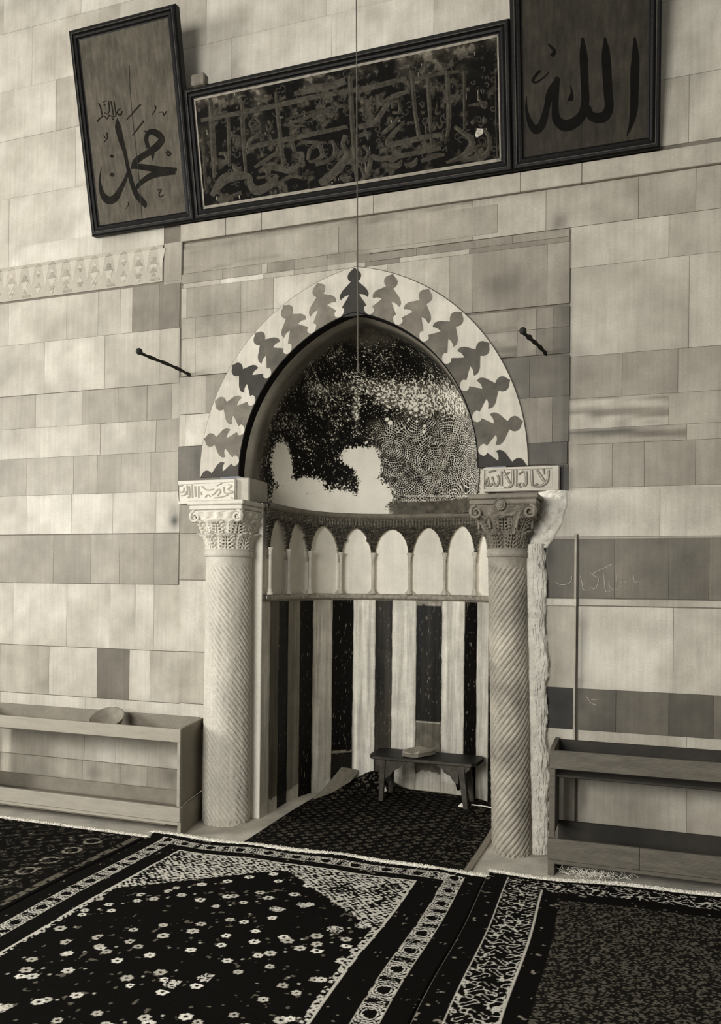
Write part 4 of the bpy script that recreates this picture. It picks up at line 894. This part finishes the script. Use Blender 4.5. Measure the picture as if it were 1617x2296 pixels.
# ------------------------------------------------------------------ iron rods in the wall
def rod(a, b, name, label, knobs):
    a = np.array(a); b = np.array(b); mb = MB(); n = 14
    pts = [a+(b-a)*t+np.array([0, 0, .006*math.sin(t*5)]) for t in np.linspace(0, 1, n)]
    mb.tube(pts, [.0105+.0025*math.sin(i*2.1) for i in range(n)], 8)
    for t, r_ in knobs: 
        c = a+(b-a)*t; d = (b-a)/np.linalg.norm(b-a); mb.tube([c-d*.02, c-d*.012, c, c+d*.012, c+d*.02], [.006, r_*.8, r_, r_*.8, .006], 10)
    return tag(mb.build(name, M_iron, None, smooth=True), label, 'iron rod', 'iron rods in the wall')
rod(wp(427, 842, 0)+[0, .03, 0], wp(308, 786, -.49), 'iron_rod', 'long thin iron rod jutting from the wall, left of the arch', [(.97, .021), (.03, .016)])
rod(wp(1226, 794, 0)+[0, .03, 0], wp(1171, 740, -.36), 'iron_rod', 'short knotted iron rod jutting from the dark slabs right of the arch', [(.97, .02), (.72, .016), (.03, .015)])

# ------------------------------------------------------------------ hanging cord
a = wp(800, 165, -.8); b = wp(803, 829, -.8)
mb = MB(); d = (a-b)/np.linalg.norm(a-b); pts = [b+d*t for t in np.linspace(0, 5.0, 60)]
mb.tube(pts, .0032, 6)
c = empty('hanging_lamp_cord', tuple(b)); tag(c, 'thin grey cord hanging down in front of the middle of the arch', 'cord')
mb.build('cord', M_cord, c)
mb = MB(); mb.tube([b+np.array([0, 0, .03]), b+np.array([0, 0, 0])], .006, 8); mb.tube([b+np.array([-.004+-.004+.009*math.sin(t), 0, -.008+.009*math.cos(t)]) for t in np.linspace(0, 4.6, 12)], .004, 6); mb.build('hook', M_cord, c)

# ------------------------------------------------------------------ shoe racks
def rack_left():
    x0, x1, yf, yb = -2.62, -.885, -.482, -.085
    r = empty('shoe_rack', ((x0+x1)/2, -.3, 0)); tag(r, 'pale painted wooden shoe rack with open trays, standing against the wall left of the niche', 'shoe rack', 'shoe racks along the wall')
    mb = MB(); mb.box(x0, x1+.002, yf-.001, yf+.02, .545, .622, .003); mb.build('front_board', M_woodL, r)
    mb = MB(); mb.box(x0, x1-.095, yb-.018, yb, .535, .628, .003); mb.build('back_board', M_woodI, r)
    mb = MB(); mb.box(x0, x1-.095, yf+.02, yb-.018, .535, .547, .002); mb.build('tray_bottom', M_woodI, r)
    sk = -.078
    def skb(xa, xb, ya, yb2, za, zb):
        q = MB(); f = lambda x, y: x+sk*(y-yf)/(yb-yf)
        q.add([(f(x, y), y, z) for z in (za, zb) for (x, y) in ((xa, ya), (xb, ya), (xb, yb2), (xa, yb2))], [(3, 2, 1, 0), (4, 5, 6, 7)]+[(k, (k+1) % 4, 4+(k+1) % 4, 4+k) for k in range(4)]); return q
    skb(x1-.020, x1+.0, yf+.021, yb, .168, .624).build('end_panel', M_woodE, r)
    mb = MB(); mb.box(x1-.020, x1, yf+.001, yf+.0205, .170, .544, .002); mb.build('front_stile', M_woodL, r)
    mb = MB(); mb.box(x0-.02, x0, yf, yb, .0, .624, .003); mb.build('end_panel', M_woodL, r)
    mb = MB(); mb.box(x0, x1+.014, yf-.016, yf+.006, .083, .168, .003); mb.build('lower_front_board', M_woodL, r)
    mb = MB(); mb.box(x0, x1+.0, yf-.010, yf+.012, .062, .082, .003); mb.build('lower_batten', M_woodL, r)
    mb = MB(); mb.box(x0, x1-.095, yb-.02, yb, .05, .15, .003); mb.build('lower_back_board', M_woodI, r)
    mb = MB(); mb.box(x0, x1-.095, yf+.008, yb-.02, .05, .064, .002); mb.build('lower_tray_bottom', M_woodI, r)
    skb(x1+.001, x1+.016, yf+.0065, yb+.02, .088, .166).build('end_board', M_woodE, r)
    mb = MB(); Pm = lambda u, v, h: (x1-.008+h+sk*(u-yf)/(yb-yf), u, v)
    mb.prism([(yf-.012, 0), (yf+.03, 0), (yb+.02, 0.0), (yb+.02, .086), (yf-.008, .086), (yf-.008, .055)], Pm, .022); mb.build('foot', M_woodE, r)
    mb = MB(); mb.box(x0-.02, x0+.03, yf, yb, 0, .06, .003); mb.build('foot', M_woodL, r)
    skb(x1-.003, x1+.012, yb-.03, yb-.004, .56, .62).build('end_cleat', M_woodK, r)
rack_left()
def rack_right():
    x0, x1, yf, yb = 1.218, 2.75, -.34, -.03
    r = empty('shoe_rack', ((x0+x1)/2, -.18, 0)); tag(r, 'brown wooden shoe rack with deep dark trays, standing against the wall right of the niche', 'shoe rack', 'shoe racks along the wall')
    mb = MB(); mb.box(x0, x1, yf, yf+.02, .545, .640, .003); mb.build('front_board', M_woodR, r)
    mb = MB(); mb.box(x0+.02, x1, yb-.018, yb, .50, .645, .003); mb.build('back_board', M_woodK, r)
    mb = MB(); mb.box(x0+.02, x1, yf+.02, yb-.018, .500, .512, .002); mb.build('tray_bottom', M_woodK, r)
    mb = MB(); Pm = lambda u, v, h: (x0+h, u, v)
    mb.prism([(yf+.0205, .191), (yb, .191), (yb, .652), (yf+.06, .648), (yf+.0205, .641)], Pm, .022); mb.build('end_panel', M_woodR, r)
    mb = MB(); mb.box(x1, x1+.02, yf, yb, 0, .64, .003); mb.build('end_panel', M_woodR, r)
    mb = MB(); mb.box(x0, x0+.030, yf+.001, yf+.020, .191, .544, .003); mb.build('front_stile', M_woodR, r)
    mb = MB(); mb.box(x0-.006, 1.66, yf-.018, yf+.004, .082, .190, .003); mb.build('lower_front_board', M_woodR, r)
    mb = MB(); mb.box(1.662, x1, yf-.018, yf+.004, .082, .190, .003); mb.build('lower_front_board', M_woodR, r)
    mb = MB(); mb.box(x0-.004, x1, yf-.012, yf+.012, .060, .080, .003); mb.build('lower_batten', M_woodR, r)
    mb = MB(); mb.box(x0+.02, x1, yb-.02, yb, .06, .20, .003); mb.build('lower_back_board', M_woodK, r)
    mb = MB(); mb.box(x0+.02, x1, yf+.008, yb-.02, .06, .072, .002); mb.build('lower_tray_bottom', M_woodK, r)
    mb = MB(); mb.box(x0-.004, x0+.030, yf-.014, yb, 0, .080, .003); mb.build('foot', M_woodR, r)
    mb = MB(); mb.box(x1-.03, x1+.02, yf, yb, 0, .06, .003); mb.build('foot', M_woodR, r)
rack_right()
# worn round bowl in the top tray of the pale rack
mb = MB(); prof_b = [(.002, -.02), (.06, -.018), (.10, 0), (.125, .045), (.132, .047), (.128, .035), (.108, -.004), (.065, -.028), (.002, -.032)]
mb.lathe(prof_b, (0, 0, 0), 40)
ob = mb.build('round_bowl', M_bowl, None, smooth=True); c = wp(237, 1624, -.27); ob.location = (c[0]+.0, c[1]+.02, .583); ob.scale = (.85, .85, .85); ob.rotation_euler = (math.radians(26), math.radians(5), 0)
tag(ob, 'shallow worn round wooden bowl tilted in the top tray of the pale rack', 'bowl')

# ------------------------------------------------------------------ stool with a book
st = empty('low_stool', (.27, .78, 0)); tag(st, 'low dark wooden stool with rounded ends and shaped brackets, inside the niche on the rug', 'stool')
ZT = .318
top = []
X0, X1, Y0, Y1 = -.095, .650, .635, .905
for (cx, cy, a0, a1, r_) in [(X1-.05, Y0+.05, -90, 0, .05), (X1-.05, Y1-.06, 0, 90, .06), (X0+.06, Y1-.06, 90, 180, .06), (X0+.05, Y0+.05, 180, 270, .05)]:
    for t in np.linspace(a0, a1, 7): top.append((cx+r_*math.cos(math.radians(t)), cy+r_*math.sin(math.radians(t))))
mb = MB(); mb.prism(top, lambda u, v, h: (u, v, ZT-.026+h), .024); mb.build('seat', M_stool, st)
mb = MB(); mb.box(X0+.02, X1-.03, Y0-.006, Y0+.01, ZT-.026, ZT-.006, .004); mb.build('front_moulding', M_stooledge, st)
def leg(xt, yt, xb, yb_):
    mb = MB(); w1, w2 = .020, .014; z = ZT-.026; vs = []
    for (x, y, w_, zz_) in [(xb, yb_, w2, .008), (xt, yt, w1, z)]: vs += [(x-w_, y-w_, zz_), (x+w_, y-w_, zz_), (x+w_, y+w_, zz_), (x-w_, y+w_, zz_)]
    mb.add(vs, [(3, 2, 1, 0), (4, 5, 6, 7)]+[(k, (k+1) % 4, 4+(k+1) % 4, 4+k) for k in range(4)]); mb.build('leg', M_stooledge, st)
leg(.005, .66, -.005, .655); leg(.545, .66, .580, .655); leg(.005, .86, .0, .865); leg(.545, .86, .580, .865)
for (xp, sg) in [(.022, 1), (.528, -1)]:
    mb = MB(); br_ = [(0, 0), (.15, 0), (.148, -.012), (.125, -.024), (.11, -.03), (.10, -.05), (.075, -.066), (.055, -.072), (.04, -.10), (.018, -.118), (0, -.125)]
    mb.prism([(xp+sg*a, ZT-.026+b) for a, b in br_], lambda u, v, h: (u, .652+h, v), .016); mb.build('bracket', M_stooledge, st)
    mb = MB(); mb.prism([(.66, ZT-.026), (.86, ZT-.026), (.855, .17), (.80, .11), (.72, .11), (.665, .17)], lambda u, v, h: (xp-.022+h, u, v), .014); mb.build('end_board', M_stool, st)
mb = MB(); mb.prism([(-.015, ZT-.026), (-.06, ZT-.026), (-.045, ZT-.05), (-.018, ZT-.075)], lambda u, v, h: (u, .652+h, v), .016); mb.build('bracket', M_stooledge, st)
mb = MB(); mb.prism([(.565, ZT-.026), (.61, ZT-.026), (.60, ZT-.05), (.572, ZT-.075)], lambda u, v, h: (u, .652+h, v), .016); mb.build('bracket', M_stooledge, st)
# book of loose leaves
bk = empty('old_book', (.2, .74, ZT)); tag(bk, 'pale worn book with curling leaves lying on the low dark stool', 'book')
def sheet(z0, th, sx, curl, name, m, sh=0):
    n = 12; uu = np.linspace(0, 1, n); mb = MB(); vs = []
    A = np.array([.135+sh, .668]); B = np.array([.250+sh, .662]); Cc = np.array([.330+sh, .820]); D = np.array([.205+sh, .835])
    for k, hh in enumerate((0, th)):
        for i in uu:
            for j in uu:
                p = A*(1-i)*(1-j)+B*i*(1-j)+Cc*i*j+D*(1-i)*j
                lift = curl*((i-.45)**2*2.2+.35*j*j)+.003*math.sin(7*i+5*j)
                vs.append((p[0]-.012*math.sin(math.pi*j)*(1 if i < .5 else -1)*0.6, p[1], z0+hh+lift*(.35 if k == 0 else 1)))
    fs = []
    for k in (0, 1):
        for i in range(n-1):
            for j in range(n-1):
                a = k*n*n+i*n+j; q = (a, a+n, a+n+1, a+1); fs.append(q if k else q[::-1])
    for i in range(n-1):
        for (a, b) in [(i, i+1), (n*(n-1)+i+1, n*(n-1)+i)]: fs.append((b, a, n*n+a, n*n+b))
        for (a, b) in [((i+1)*n, i*n), (i*n+n-1, (i+1)*n+n-1)]: fs.append((b, a, n*n+a, n*n+b))
    mb.add(vs, fs); return mb.build(name, m, bk)
sheet(ZT, .020, 1, .010, 'page_block', mat('page_edges', 116, noise=.3, nscale=60), 0); sheet(ZT+.021, .006, 1, .030, 'cover', M_paper, .004)

# ------------------------------------------------------------------ rugs
def rug(name, x0, x1, y0, y1, res, tone, label, hfn=None, edge=None, thick=.010, group=None):
    nx = int((x1-x0)/res)+1; ny = int((y1-y0)/res)+1
    X, Y = np.meshgrid(np.linspace(x0, x1, nx), np.linspace(y0, y1, ny), indexing='ij')
    T = tone(X, Y)
    Z = np.full_like(X, thick)+.0025*fbm(X, Y, 5, 3, 4)
    Yd = Y.copy(); Xd = X.copy()
    if edge is not None: Yd = Y+edge(X)*sst(y1-.6, y1, Y)
    Xd = X+.006*np.sin(Y*5+X)
    if hfn is not None: Z = Z+hfn(X, Y)
    Zt = Z.copy(); Zt[0, :] = np.minimum(Zt[0, :], Z[0, :]-thick*.8); Zt[-1, :] -= thick*.8; Zt[:, 0] -= thick*.8; Zt[:, -1] -= thick*.8
    root = empty(name, ((x0+x1)/2, (y0+y1)/2, 0)); tag(root, label, 'rug', group)
    grid_mesh('pile', np.stack([Xd, Yd, Zt], -1), M_rug, root, colr=alb(np.where(T > 130, T*.90, T)), smooth=True)
    return root
def fringe(root, x0, x1, yfn, z, n, ln=.035, m=None):
    mb = MB()
    for i in range(n):
        x = random.uniform(x0, x1); y = yfn(x)-.006+random.uniform(-.004, .008); a = random.gauss(math.pi/2, .55); l = ln*random.uniform(.5, 1.25); w_ = .0016
        if random.random() < .15: a = random.uniform(-.3, 3.4); l *= 1.3
        p0 = np.array([x, y, z+.004]); p1 = p0+np.array([math.cos(a)*l*.5, math.sin(a)*l*.5, .003+random.uniform(0, .006)]); p2 = p0+np.array([math.cos(a+.3)*l, math.sin(a+.3)*l, -z*.6+random.uniform(0, .006)])
        s = np.array([-math.sin(a), math.cos(a), 0])*w_
        u_ = np.array([0, 0, .0022])
        mb.add([p0-s, p0+s, p0+u_, p1-s, p1+s, p1+u_, p2], [(0, 3, 5, 2), (1, 2, 5, 4), (0, 1, 4, 3), (3, 6, 5), (4, 5, 6), (3, 4, 6)])
    o = mb.build('fringe', m or M_fringe, root, fix=False); o['kind'] = 'stuff'; return o
def motif_band(a, c, w_, per=.165, seed=0):
    """a along, c across (0..1 of width w_)"""
    i = np.floor(a/per); u = (a/per-i-.5)*per; v = (c-.5)*w_
    ph = u+.012*(vnoise(a, c, 30, seed)-.5); d = np.hypot(ph, v*1.15)
    n = fbm(a, c*w_, 75, 3, seed)
    T = np.where(np.sin(d*430+1.2*np.sin(v*160))+1.6*(n-.5) > -.05, 215, 12)
    T = np.where((np.hypot(ph*1.0, v*1.1)+.012*(n-.5)) < .026, 12, T)
    T = np.where((np.abs(u) > per*.40) & (n > .45), 14, T)
    T = np.where((c < .05) | (c > .95), 190, T)
    return T
def specks(X, Y, p=.80, s=60, seed=0, T0=12, T1=170): return np.where(fbm(X, Y, s, 2, seed) > p, T1, T0)
def flowers(X, Y, sx, sy, r, T, hi=215, seed=0, jit=.35, dens=.8, aspect=1.0, fill=.45):
    for k in range(2):
        gx = X/sx+.5*k+.13*k; gy = Y/sy+.5*k; ix = np.floor(gx).astype(int); iy = np.floor(gy).astype(int)
        h1 = _tab[ix % 256, (iy+seed) % 256]; h2 = _tab[(ix+91) % 256, (iy*3+seed) % 256]; h3 = _tab[(ix*5+7) % 256, (iy+31+seed) % 256]
        dx = (gx-ix-.5-(h1-.5)*jit)*sx; dy = (gy-iy-.5-(h2-.5)*jit)*sy
        rr = r*(.75+.5*h3); d = np.hypot(dx, dy*aspect); an = np.arctan2(dy, dx)
        edge_ = rr*(1+.12*np.cos(an*6+h1*6))
        m_ = (d < edge_) & (d > edge_*fill*.9) & (h3 < dens)
        T = np.where(m_, hi*(.82+.3*h2), T)
        big = (h3 > dens) & (h3 < dens+.08) & (d < r*1.55) & (vnoise(X, Y, 170, k) > .42); T = np.where(big, hi, T)
        tiny = (np.hypot(dx-sx*.34, dy-sy*.2) < r*.28) & (h1 > .35); T = np.where(tiny, hi*.85, T)
    return T
def tone_main(X, Y):
    n = fbm(X, Y, 60, 3, 2); w1 = .004*(fbm(X, Y, 14, 3, 1)-.5)*2
    x = X+w1; y = Y+w1+.010*np.sin(X*7)*sst(-1.2, -.55, Y)
    T = np.full_like(X, 13.0)+6*n
    T = np.where(specks(X, Y, .86, 50, 3) > 100, 120, T)
    # outer patterned stripe
    xl, xr, yt = -.935, .835, -.565
    inb = (x > xl) & (x < xr) & (y < yt); ins = (x > xl+.088) & (x < xr-.095) & (y < yt-.078)
    band = inb & ~ins
    side_l = band & (x < xl+.088); side_r = band & (x > xr-.095); tp = band & (y > yt-.078) & ~side_l & ~side_r
    T = np.where(tp, motif_band(x, (yt-y)/.078, .078, .17, 1), T)
    T = np.where(side_l, motif_band(y, (x-xl)/.088, .088, .17, 2), T)
    T = np.where(side_r, motif_band(y, (xr-x)/.095, .095, .17, 3), T)
    # inner guard and field
    fx0, fx1, fy1 = -.745, .612, -.705
    fld = (x > fx0) & (x < fx1) & (y < fy1)
    d = np.minimum(np.minimum(x-fx0, fx1-x), fy1-y)
    yc = -1.95; hx = .645; xm = -.07
    hexd = (y-(-.785))+np.abs(x-xm)*.80+.012*np.sign(np.sin(np.abs(x-xm)*230))*.35      # <0 inside the dark medallion
    hexb = ((2*yc+.785)-y)+np.abs(x-xm)*.80
    med = (hexd < 0) & (hexb < 0) & (np.abs(x-xm) < hx)
    k1 = 2*math.pi/.044; k2 = 2*math.pi/.036
    hk = np.sin(x*k1+1.3*np.sin(y*k2*.5))*np.cos(y*k2+.9*np.sin(x*k1*.5))+.35*np.sin((x+y)*k1*1.6)+1.5*(n-.5)
    T = np.where(fld & ~med, np.where(hk > -.06, 212, 14), T)
    T = np.where(fld & ~med & (fbm(x, y, 9, 2, 5) > .68) & (hk < .45), 16, T)
    T = np.where(fld & (d < .012), 205, T)
    T = np.where(fld & (np.abs(hexd) < .010) & (hexb < 0) & (hk > -.6), 210, T)
    fl_ = flowers(X, Y*1.0, .150, .165, .0235, np.full_like(X, 10.0), 220, 5, .9, .72, 1.1, .36)
    fl_ = np.where((specks(X, Y, .80, 40, 6) > 100) & (fl_ < 20), 90, fl_)
    T = np.where(med, fl_, T)
    return T
def tone_right(X, Y):
    n = fbm(X, Y, 60, 3, 12); T = np.full_like(X, 13.0)+6*n; T = np.where(specks(X, Y, .80, 42, 8) > 100, 140, T)
    xl, yt = 1.035, -.485; y = Y; x = X
    inb = (x > xl) & (y < yt); ins = (x > xl+.185) & (y < yt-.125); band = inb & ~ins
    q = np.sin(x*105+1.9*np.sin(y*62))+np.sin(y*120+1.9*np.sin(x*66))+2.4*(n-.5)
    big = np.cos(2*math.pi*y/.21)*np.cos(2*math.pi*(x-xl)/.20)
    T = np.where(band, np.where((np.abs(q-.45) < .40) & (big < .70), 205, 13), T)
    T = np.where((np.abs(x-xl) < .006) & inb, 205, T); T = np.where((np.abs(x-xl-.185) < .006) & (y < yt-.12), 200, T)
    fld = (x > xl+.275) & (y < yt-.215)
    T = np.where(fld, np.where(np.sin(X*190+2*np.sin(Y*90))*np.sin(Y*200+2*np.sin(X*80))+2.4*(fbm(X, Y, 90, 2, 3)-.5) > .3, 84, 28), T)
    return T
def tone_left(X, Y):
    n = fbm(X, Y, 60, 3, 22); T = np.full_like(X, 15.0)+8*n
    q = np.sin(X*66+1.9*np.sin(Y*40))+np.sin(Y*72+1.9*np.sin(X*44))+2.2*(n-.5)
    T = np.where((X < -1.14) & (np.abs(q-.9) < .28), 66, T); T = np.where((X < -1.14) & (q > 2.1), 120, T)
    d = np.hypot((X+1.28), ((Y/.17) % 1-.5)*.17); T = np.where((np.abs(d-.045) < .008) & (n > .40), 140, T)
    T = np.where((X > -1.110) & (X < -1.065) & (n > .42), 92, T)
    T = np.where(Y > -.62, 14+4*n, T)
    return T
eR = lambda x: .083*sst(1.0, 2.2, x)+.012*np.sin(x*9)
eM = lambda x: .012*np.sin(x*4.1+1)+.006*np.sin(x*13)
eL = lambda x: .0*x
rm = rug('prayer_rug', -1.03, .93, -2.75, -.518, .0042, tone_main, 'large foreground rug with dark flowered medallion and white hatched corners, below the niche rug', edge=eM, group='rugs laid edge to edge in the foreground', hfn=lambda X, Y: .010*sst(-.62, -.52, Y)*(.5+.5*np.sin(X*11)))
rr_ = rug('prayer_rug', .934, 3.0, -2.5, -.455, .0048, tone_right, 'dark rug with bold white scroll border, right foreground beneath the brown rack', edge=eR, group='rugs laid edge to edge in the foreground')
rl_ = rug('prayer_rug', -3.3, -1.04, -2.6, -.600, .0060, tone_left, 'dim dark rug with faint geometric border, at the left edge of the foreground', edge=eL, group='rugs laid edge to edge in the foreground')
fringe(rm, -1.03, .93, lambda x: -.518+float(eM(x)), .012, 4600, .044)
fringe(rr_, .94, 3.0, lambda x: -.455+float(eR(x)), .010, 3200, .034)
fringe(rl_, -3.3, -1.04, lambda x: -.600, .010, 3000, .034)
def tone_niche(X, Y):
    n = fbm(X, Y, 60, 3, 32); T = np.full_like(X, 17.0)+14*(n-.3)
    T = flowers(X, Y, .078, .072, .0150, T, 74, 3, .15, .97, 1.0, .35)
    T = np.where((X > .60) & (X < .80), np.where(fbm(X, Y, 70, 3, 3) > .62, 78, 18), T)
    T = np.where(np.abs(X-.60) < .004, 60, T); T = np.where((X > .585) & (X < .60), 14, T)
    T = np.where((X < -.40) , np.where(fbm(X, Y, 70, 3, 5) > .62, 70, 20), T)
    T = np.where((Y > .90), np.where(fbm(X, Y, 60, 3, 7) > .6, 80, 18), T)
    T = np.where((Y < -.40), np.where(np.sin(X*160)*np.sin(Y*160) > .3, 46, 22), T)
    T = np.where(X > .805, 122+30*np.sin(Y*420)*np.sin(X*300)+14*n, T)
    return T
def h_niche(X, Y):
    d = np.hypot((X+.16)/.17, (Y-.99)/.13); a = .115*np.exp(-d*d*1.3)
    d2 = np.hypot((X+.36)/.09, (Y-.80)/.14); return a+.045*np.exp(-d2*d2)+.004*np.sin(X*9)*np.sin(Y*7)
nx_r = rug('niche_rug', -.475, .845, -.493, 1.0, .0042, tone_niche, 'dark worn rug with rows of small rosettes, laid inside the niche under the stool', hfn=h_niche, thick=.008)
# turned-up backing at the left rear corner of that rug
mb = MB(); pts = [(-.455, .52, .012), (-.460, .72, .025), (-.385, .90, .155), (-.285, .975, .125), (-.300, .84, .075), (-.375, .66, .030)]
q = [np.array(p) for p in pts]; mb.add(q+[p+np.array([.008, -.006, -.004]) for p in q], [(0, 1, 2, 3, 4, 5), (11, 10, 9, 8, 7, 6)]+[(i, (i+1) % 6, 6+(i+1) % 6, 6+i) for i in range(6)])
mb.build('turned_corner', mat('rug_backing', 112, noise=.3, nscale=30, bump=.6), nx_r)
# scraps and straw
def scrap(c, r, label, seed):
    mb = MB(); rd = random.Random(seed); n = 9; vs = [(c[0], c[1], c[2]+r*.9)]
    for ring_ in (.5, 1.0):
        for i in range(n): a = 2*math.pi*i/n; q_ = r*ring_*rd.uniform(.7, 1.2); vs.append((c[0]+q_*math.cos(a), c[1]+q_*math.sin(a), c[2]+r*(.75 if ring_ < .9 else 0)*rd.uniform(.5, 1.2)))
    fs = [(0, 1+i, 1+(i+1) % n) for i in range(n)]+[(1+i, 1+n+i, 1+n+(i+1) % n, 1+(i+1) % n) for i in range(n)]+[tuple(1+n+i for i in range(n))[::-1]]
    mb.add(vs, fs); return tag(mb.build('white_scrap', M_cloth, None, smooth=False), label, 'rag', 'white scraps beside the stool')
scrap((.545, .70, .012), .026, 'small crumpled white scrap beside the right front foot of the stool', 3)
scrap((-.045, .83, .030), .030, 'crumpled white cloth tucked behind the left leg of the stool', 5)
mb = MB(); mb.tube([(.60, .74, .020), (.68, .735, .020), (.80, .70, .020)], .004, 6); tag(mb.build('white_rod', M_cloth, None), 'thin white stick lying on the niche rug right of the stool', 'stick')
mb = MB(); c = fp(1330, 1968)
for i in range(130):
    a = random.uniform(0, math.pi*2); l = random.uniform(.02, .07); x = c[0]+random.gauss(0, .075); y = c[1]+random.gauss(0, .022); z = random.uniform(.006, .02)
    mb.tube([(x, y, z), (x+l*.5*math.cos(a), y+l*.5*math.sin(a)*.6, z+random.uniform(.0, .03)), (x+l*math.cos(a), y+l*.6*math.sin(a), max(.006, z+random.uniform(-.01, .02)))], .0013, 4)
o = mb.build('loose_straw', M_straw, None, fix=False); tag(o, 'loose straw and raffia shreds on the floor under the brown shoe rack', 'straw', kind='stuff')

# ------------------------------------------------------------------ scratched writing on the dark slabs at the right
mb = MB(); k = .357; fn = lambda x, y, h: (lambda p: (p[0], -.0025-h, p[2]))(wp(1080+x*k, 1180+y*k, 0))
for s in [[(462, 348, 2), (490, 365, 3), (530, 366, 3), (562, 345, 3), (568, 312, 2)], [(620, 312, 2), (630, 350, 3), (640, 395, 3), (672, 400, 2), (690, 380, 2)], [(825, 236, 3), (770, 262, 3), (700, 300, 3), (735, 330, 2), (720, 385, 3), (690, 395, 2)],
          [(768, 300, 2), (778, 400, 3), (800, 412, 2), (815, 400, 2)], [(800, 305, 2), (808, 380, 2), (840, 400, 2), (880, 380, 2)], [(845, 300, 2), (850, 360, 2)], [(870, 330, 2), (880, 355, 2), (910, 350, 2)], [(955, 305, 2), (962, 350, 2), (985, 345, 2)], [(680, 290, 3), (690, 300, 2)], [(660, 1070, 2), (690, 1110, 2), (720, 1120, 2)], [(690, 1090, 2), (740, 1085, 2)]]:
    ribbon(mb, [(a_, b_, c_*.6) for a_, b_, c_ in s], fn, .0012)
mb.build('scratched_writing', M_graff, WALL)
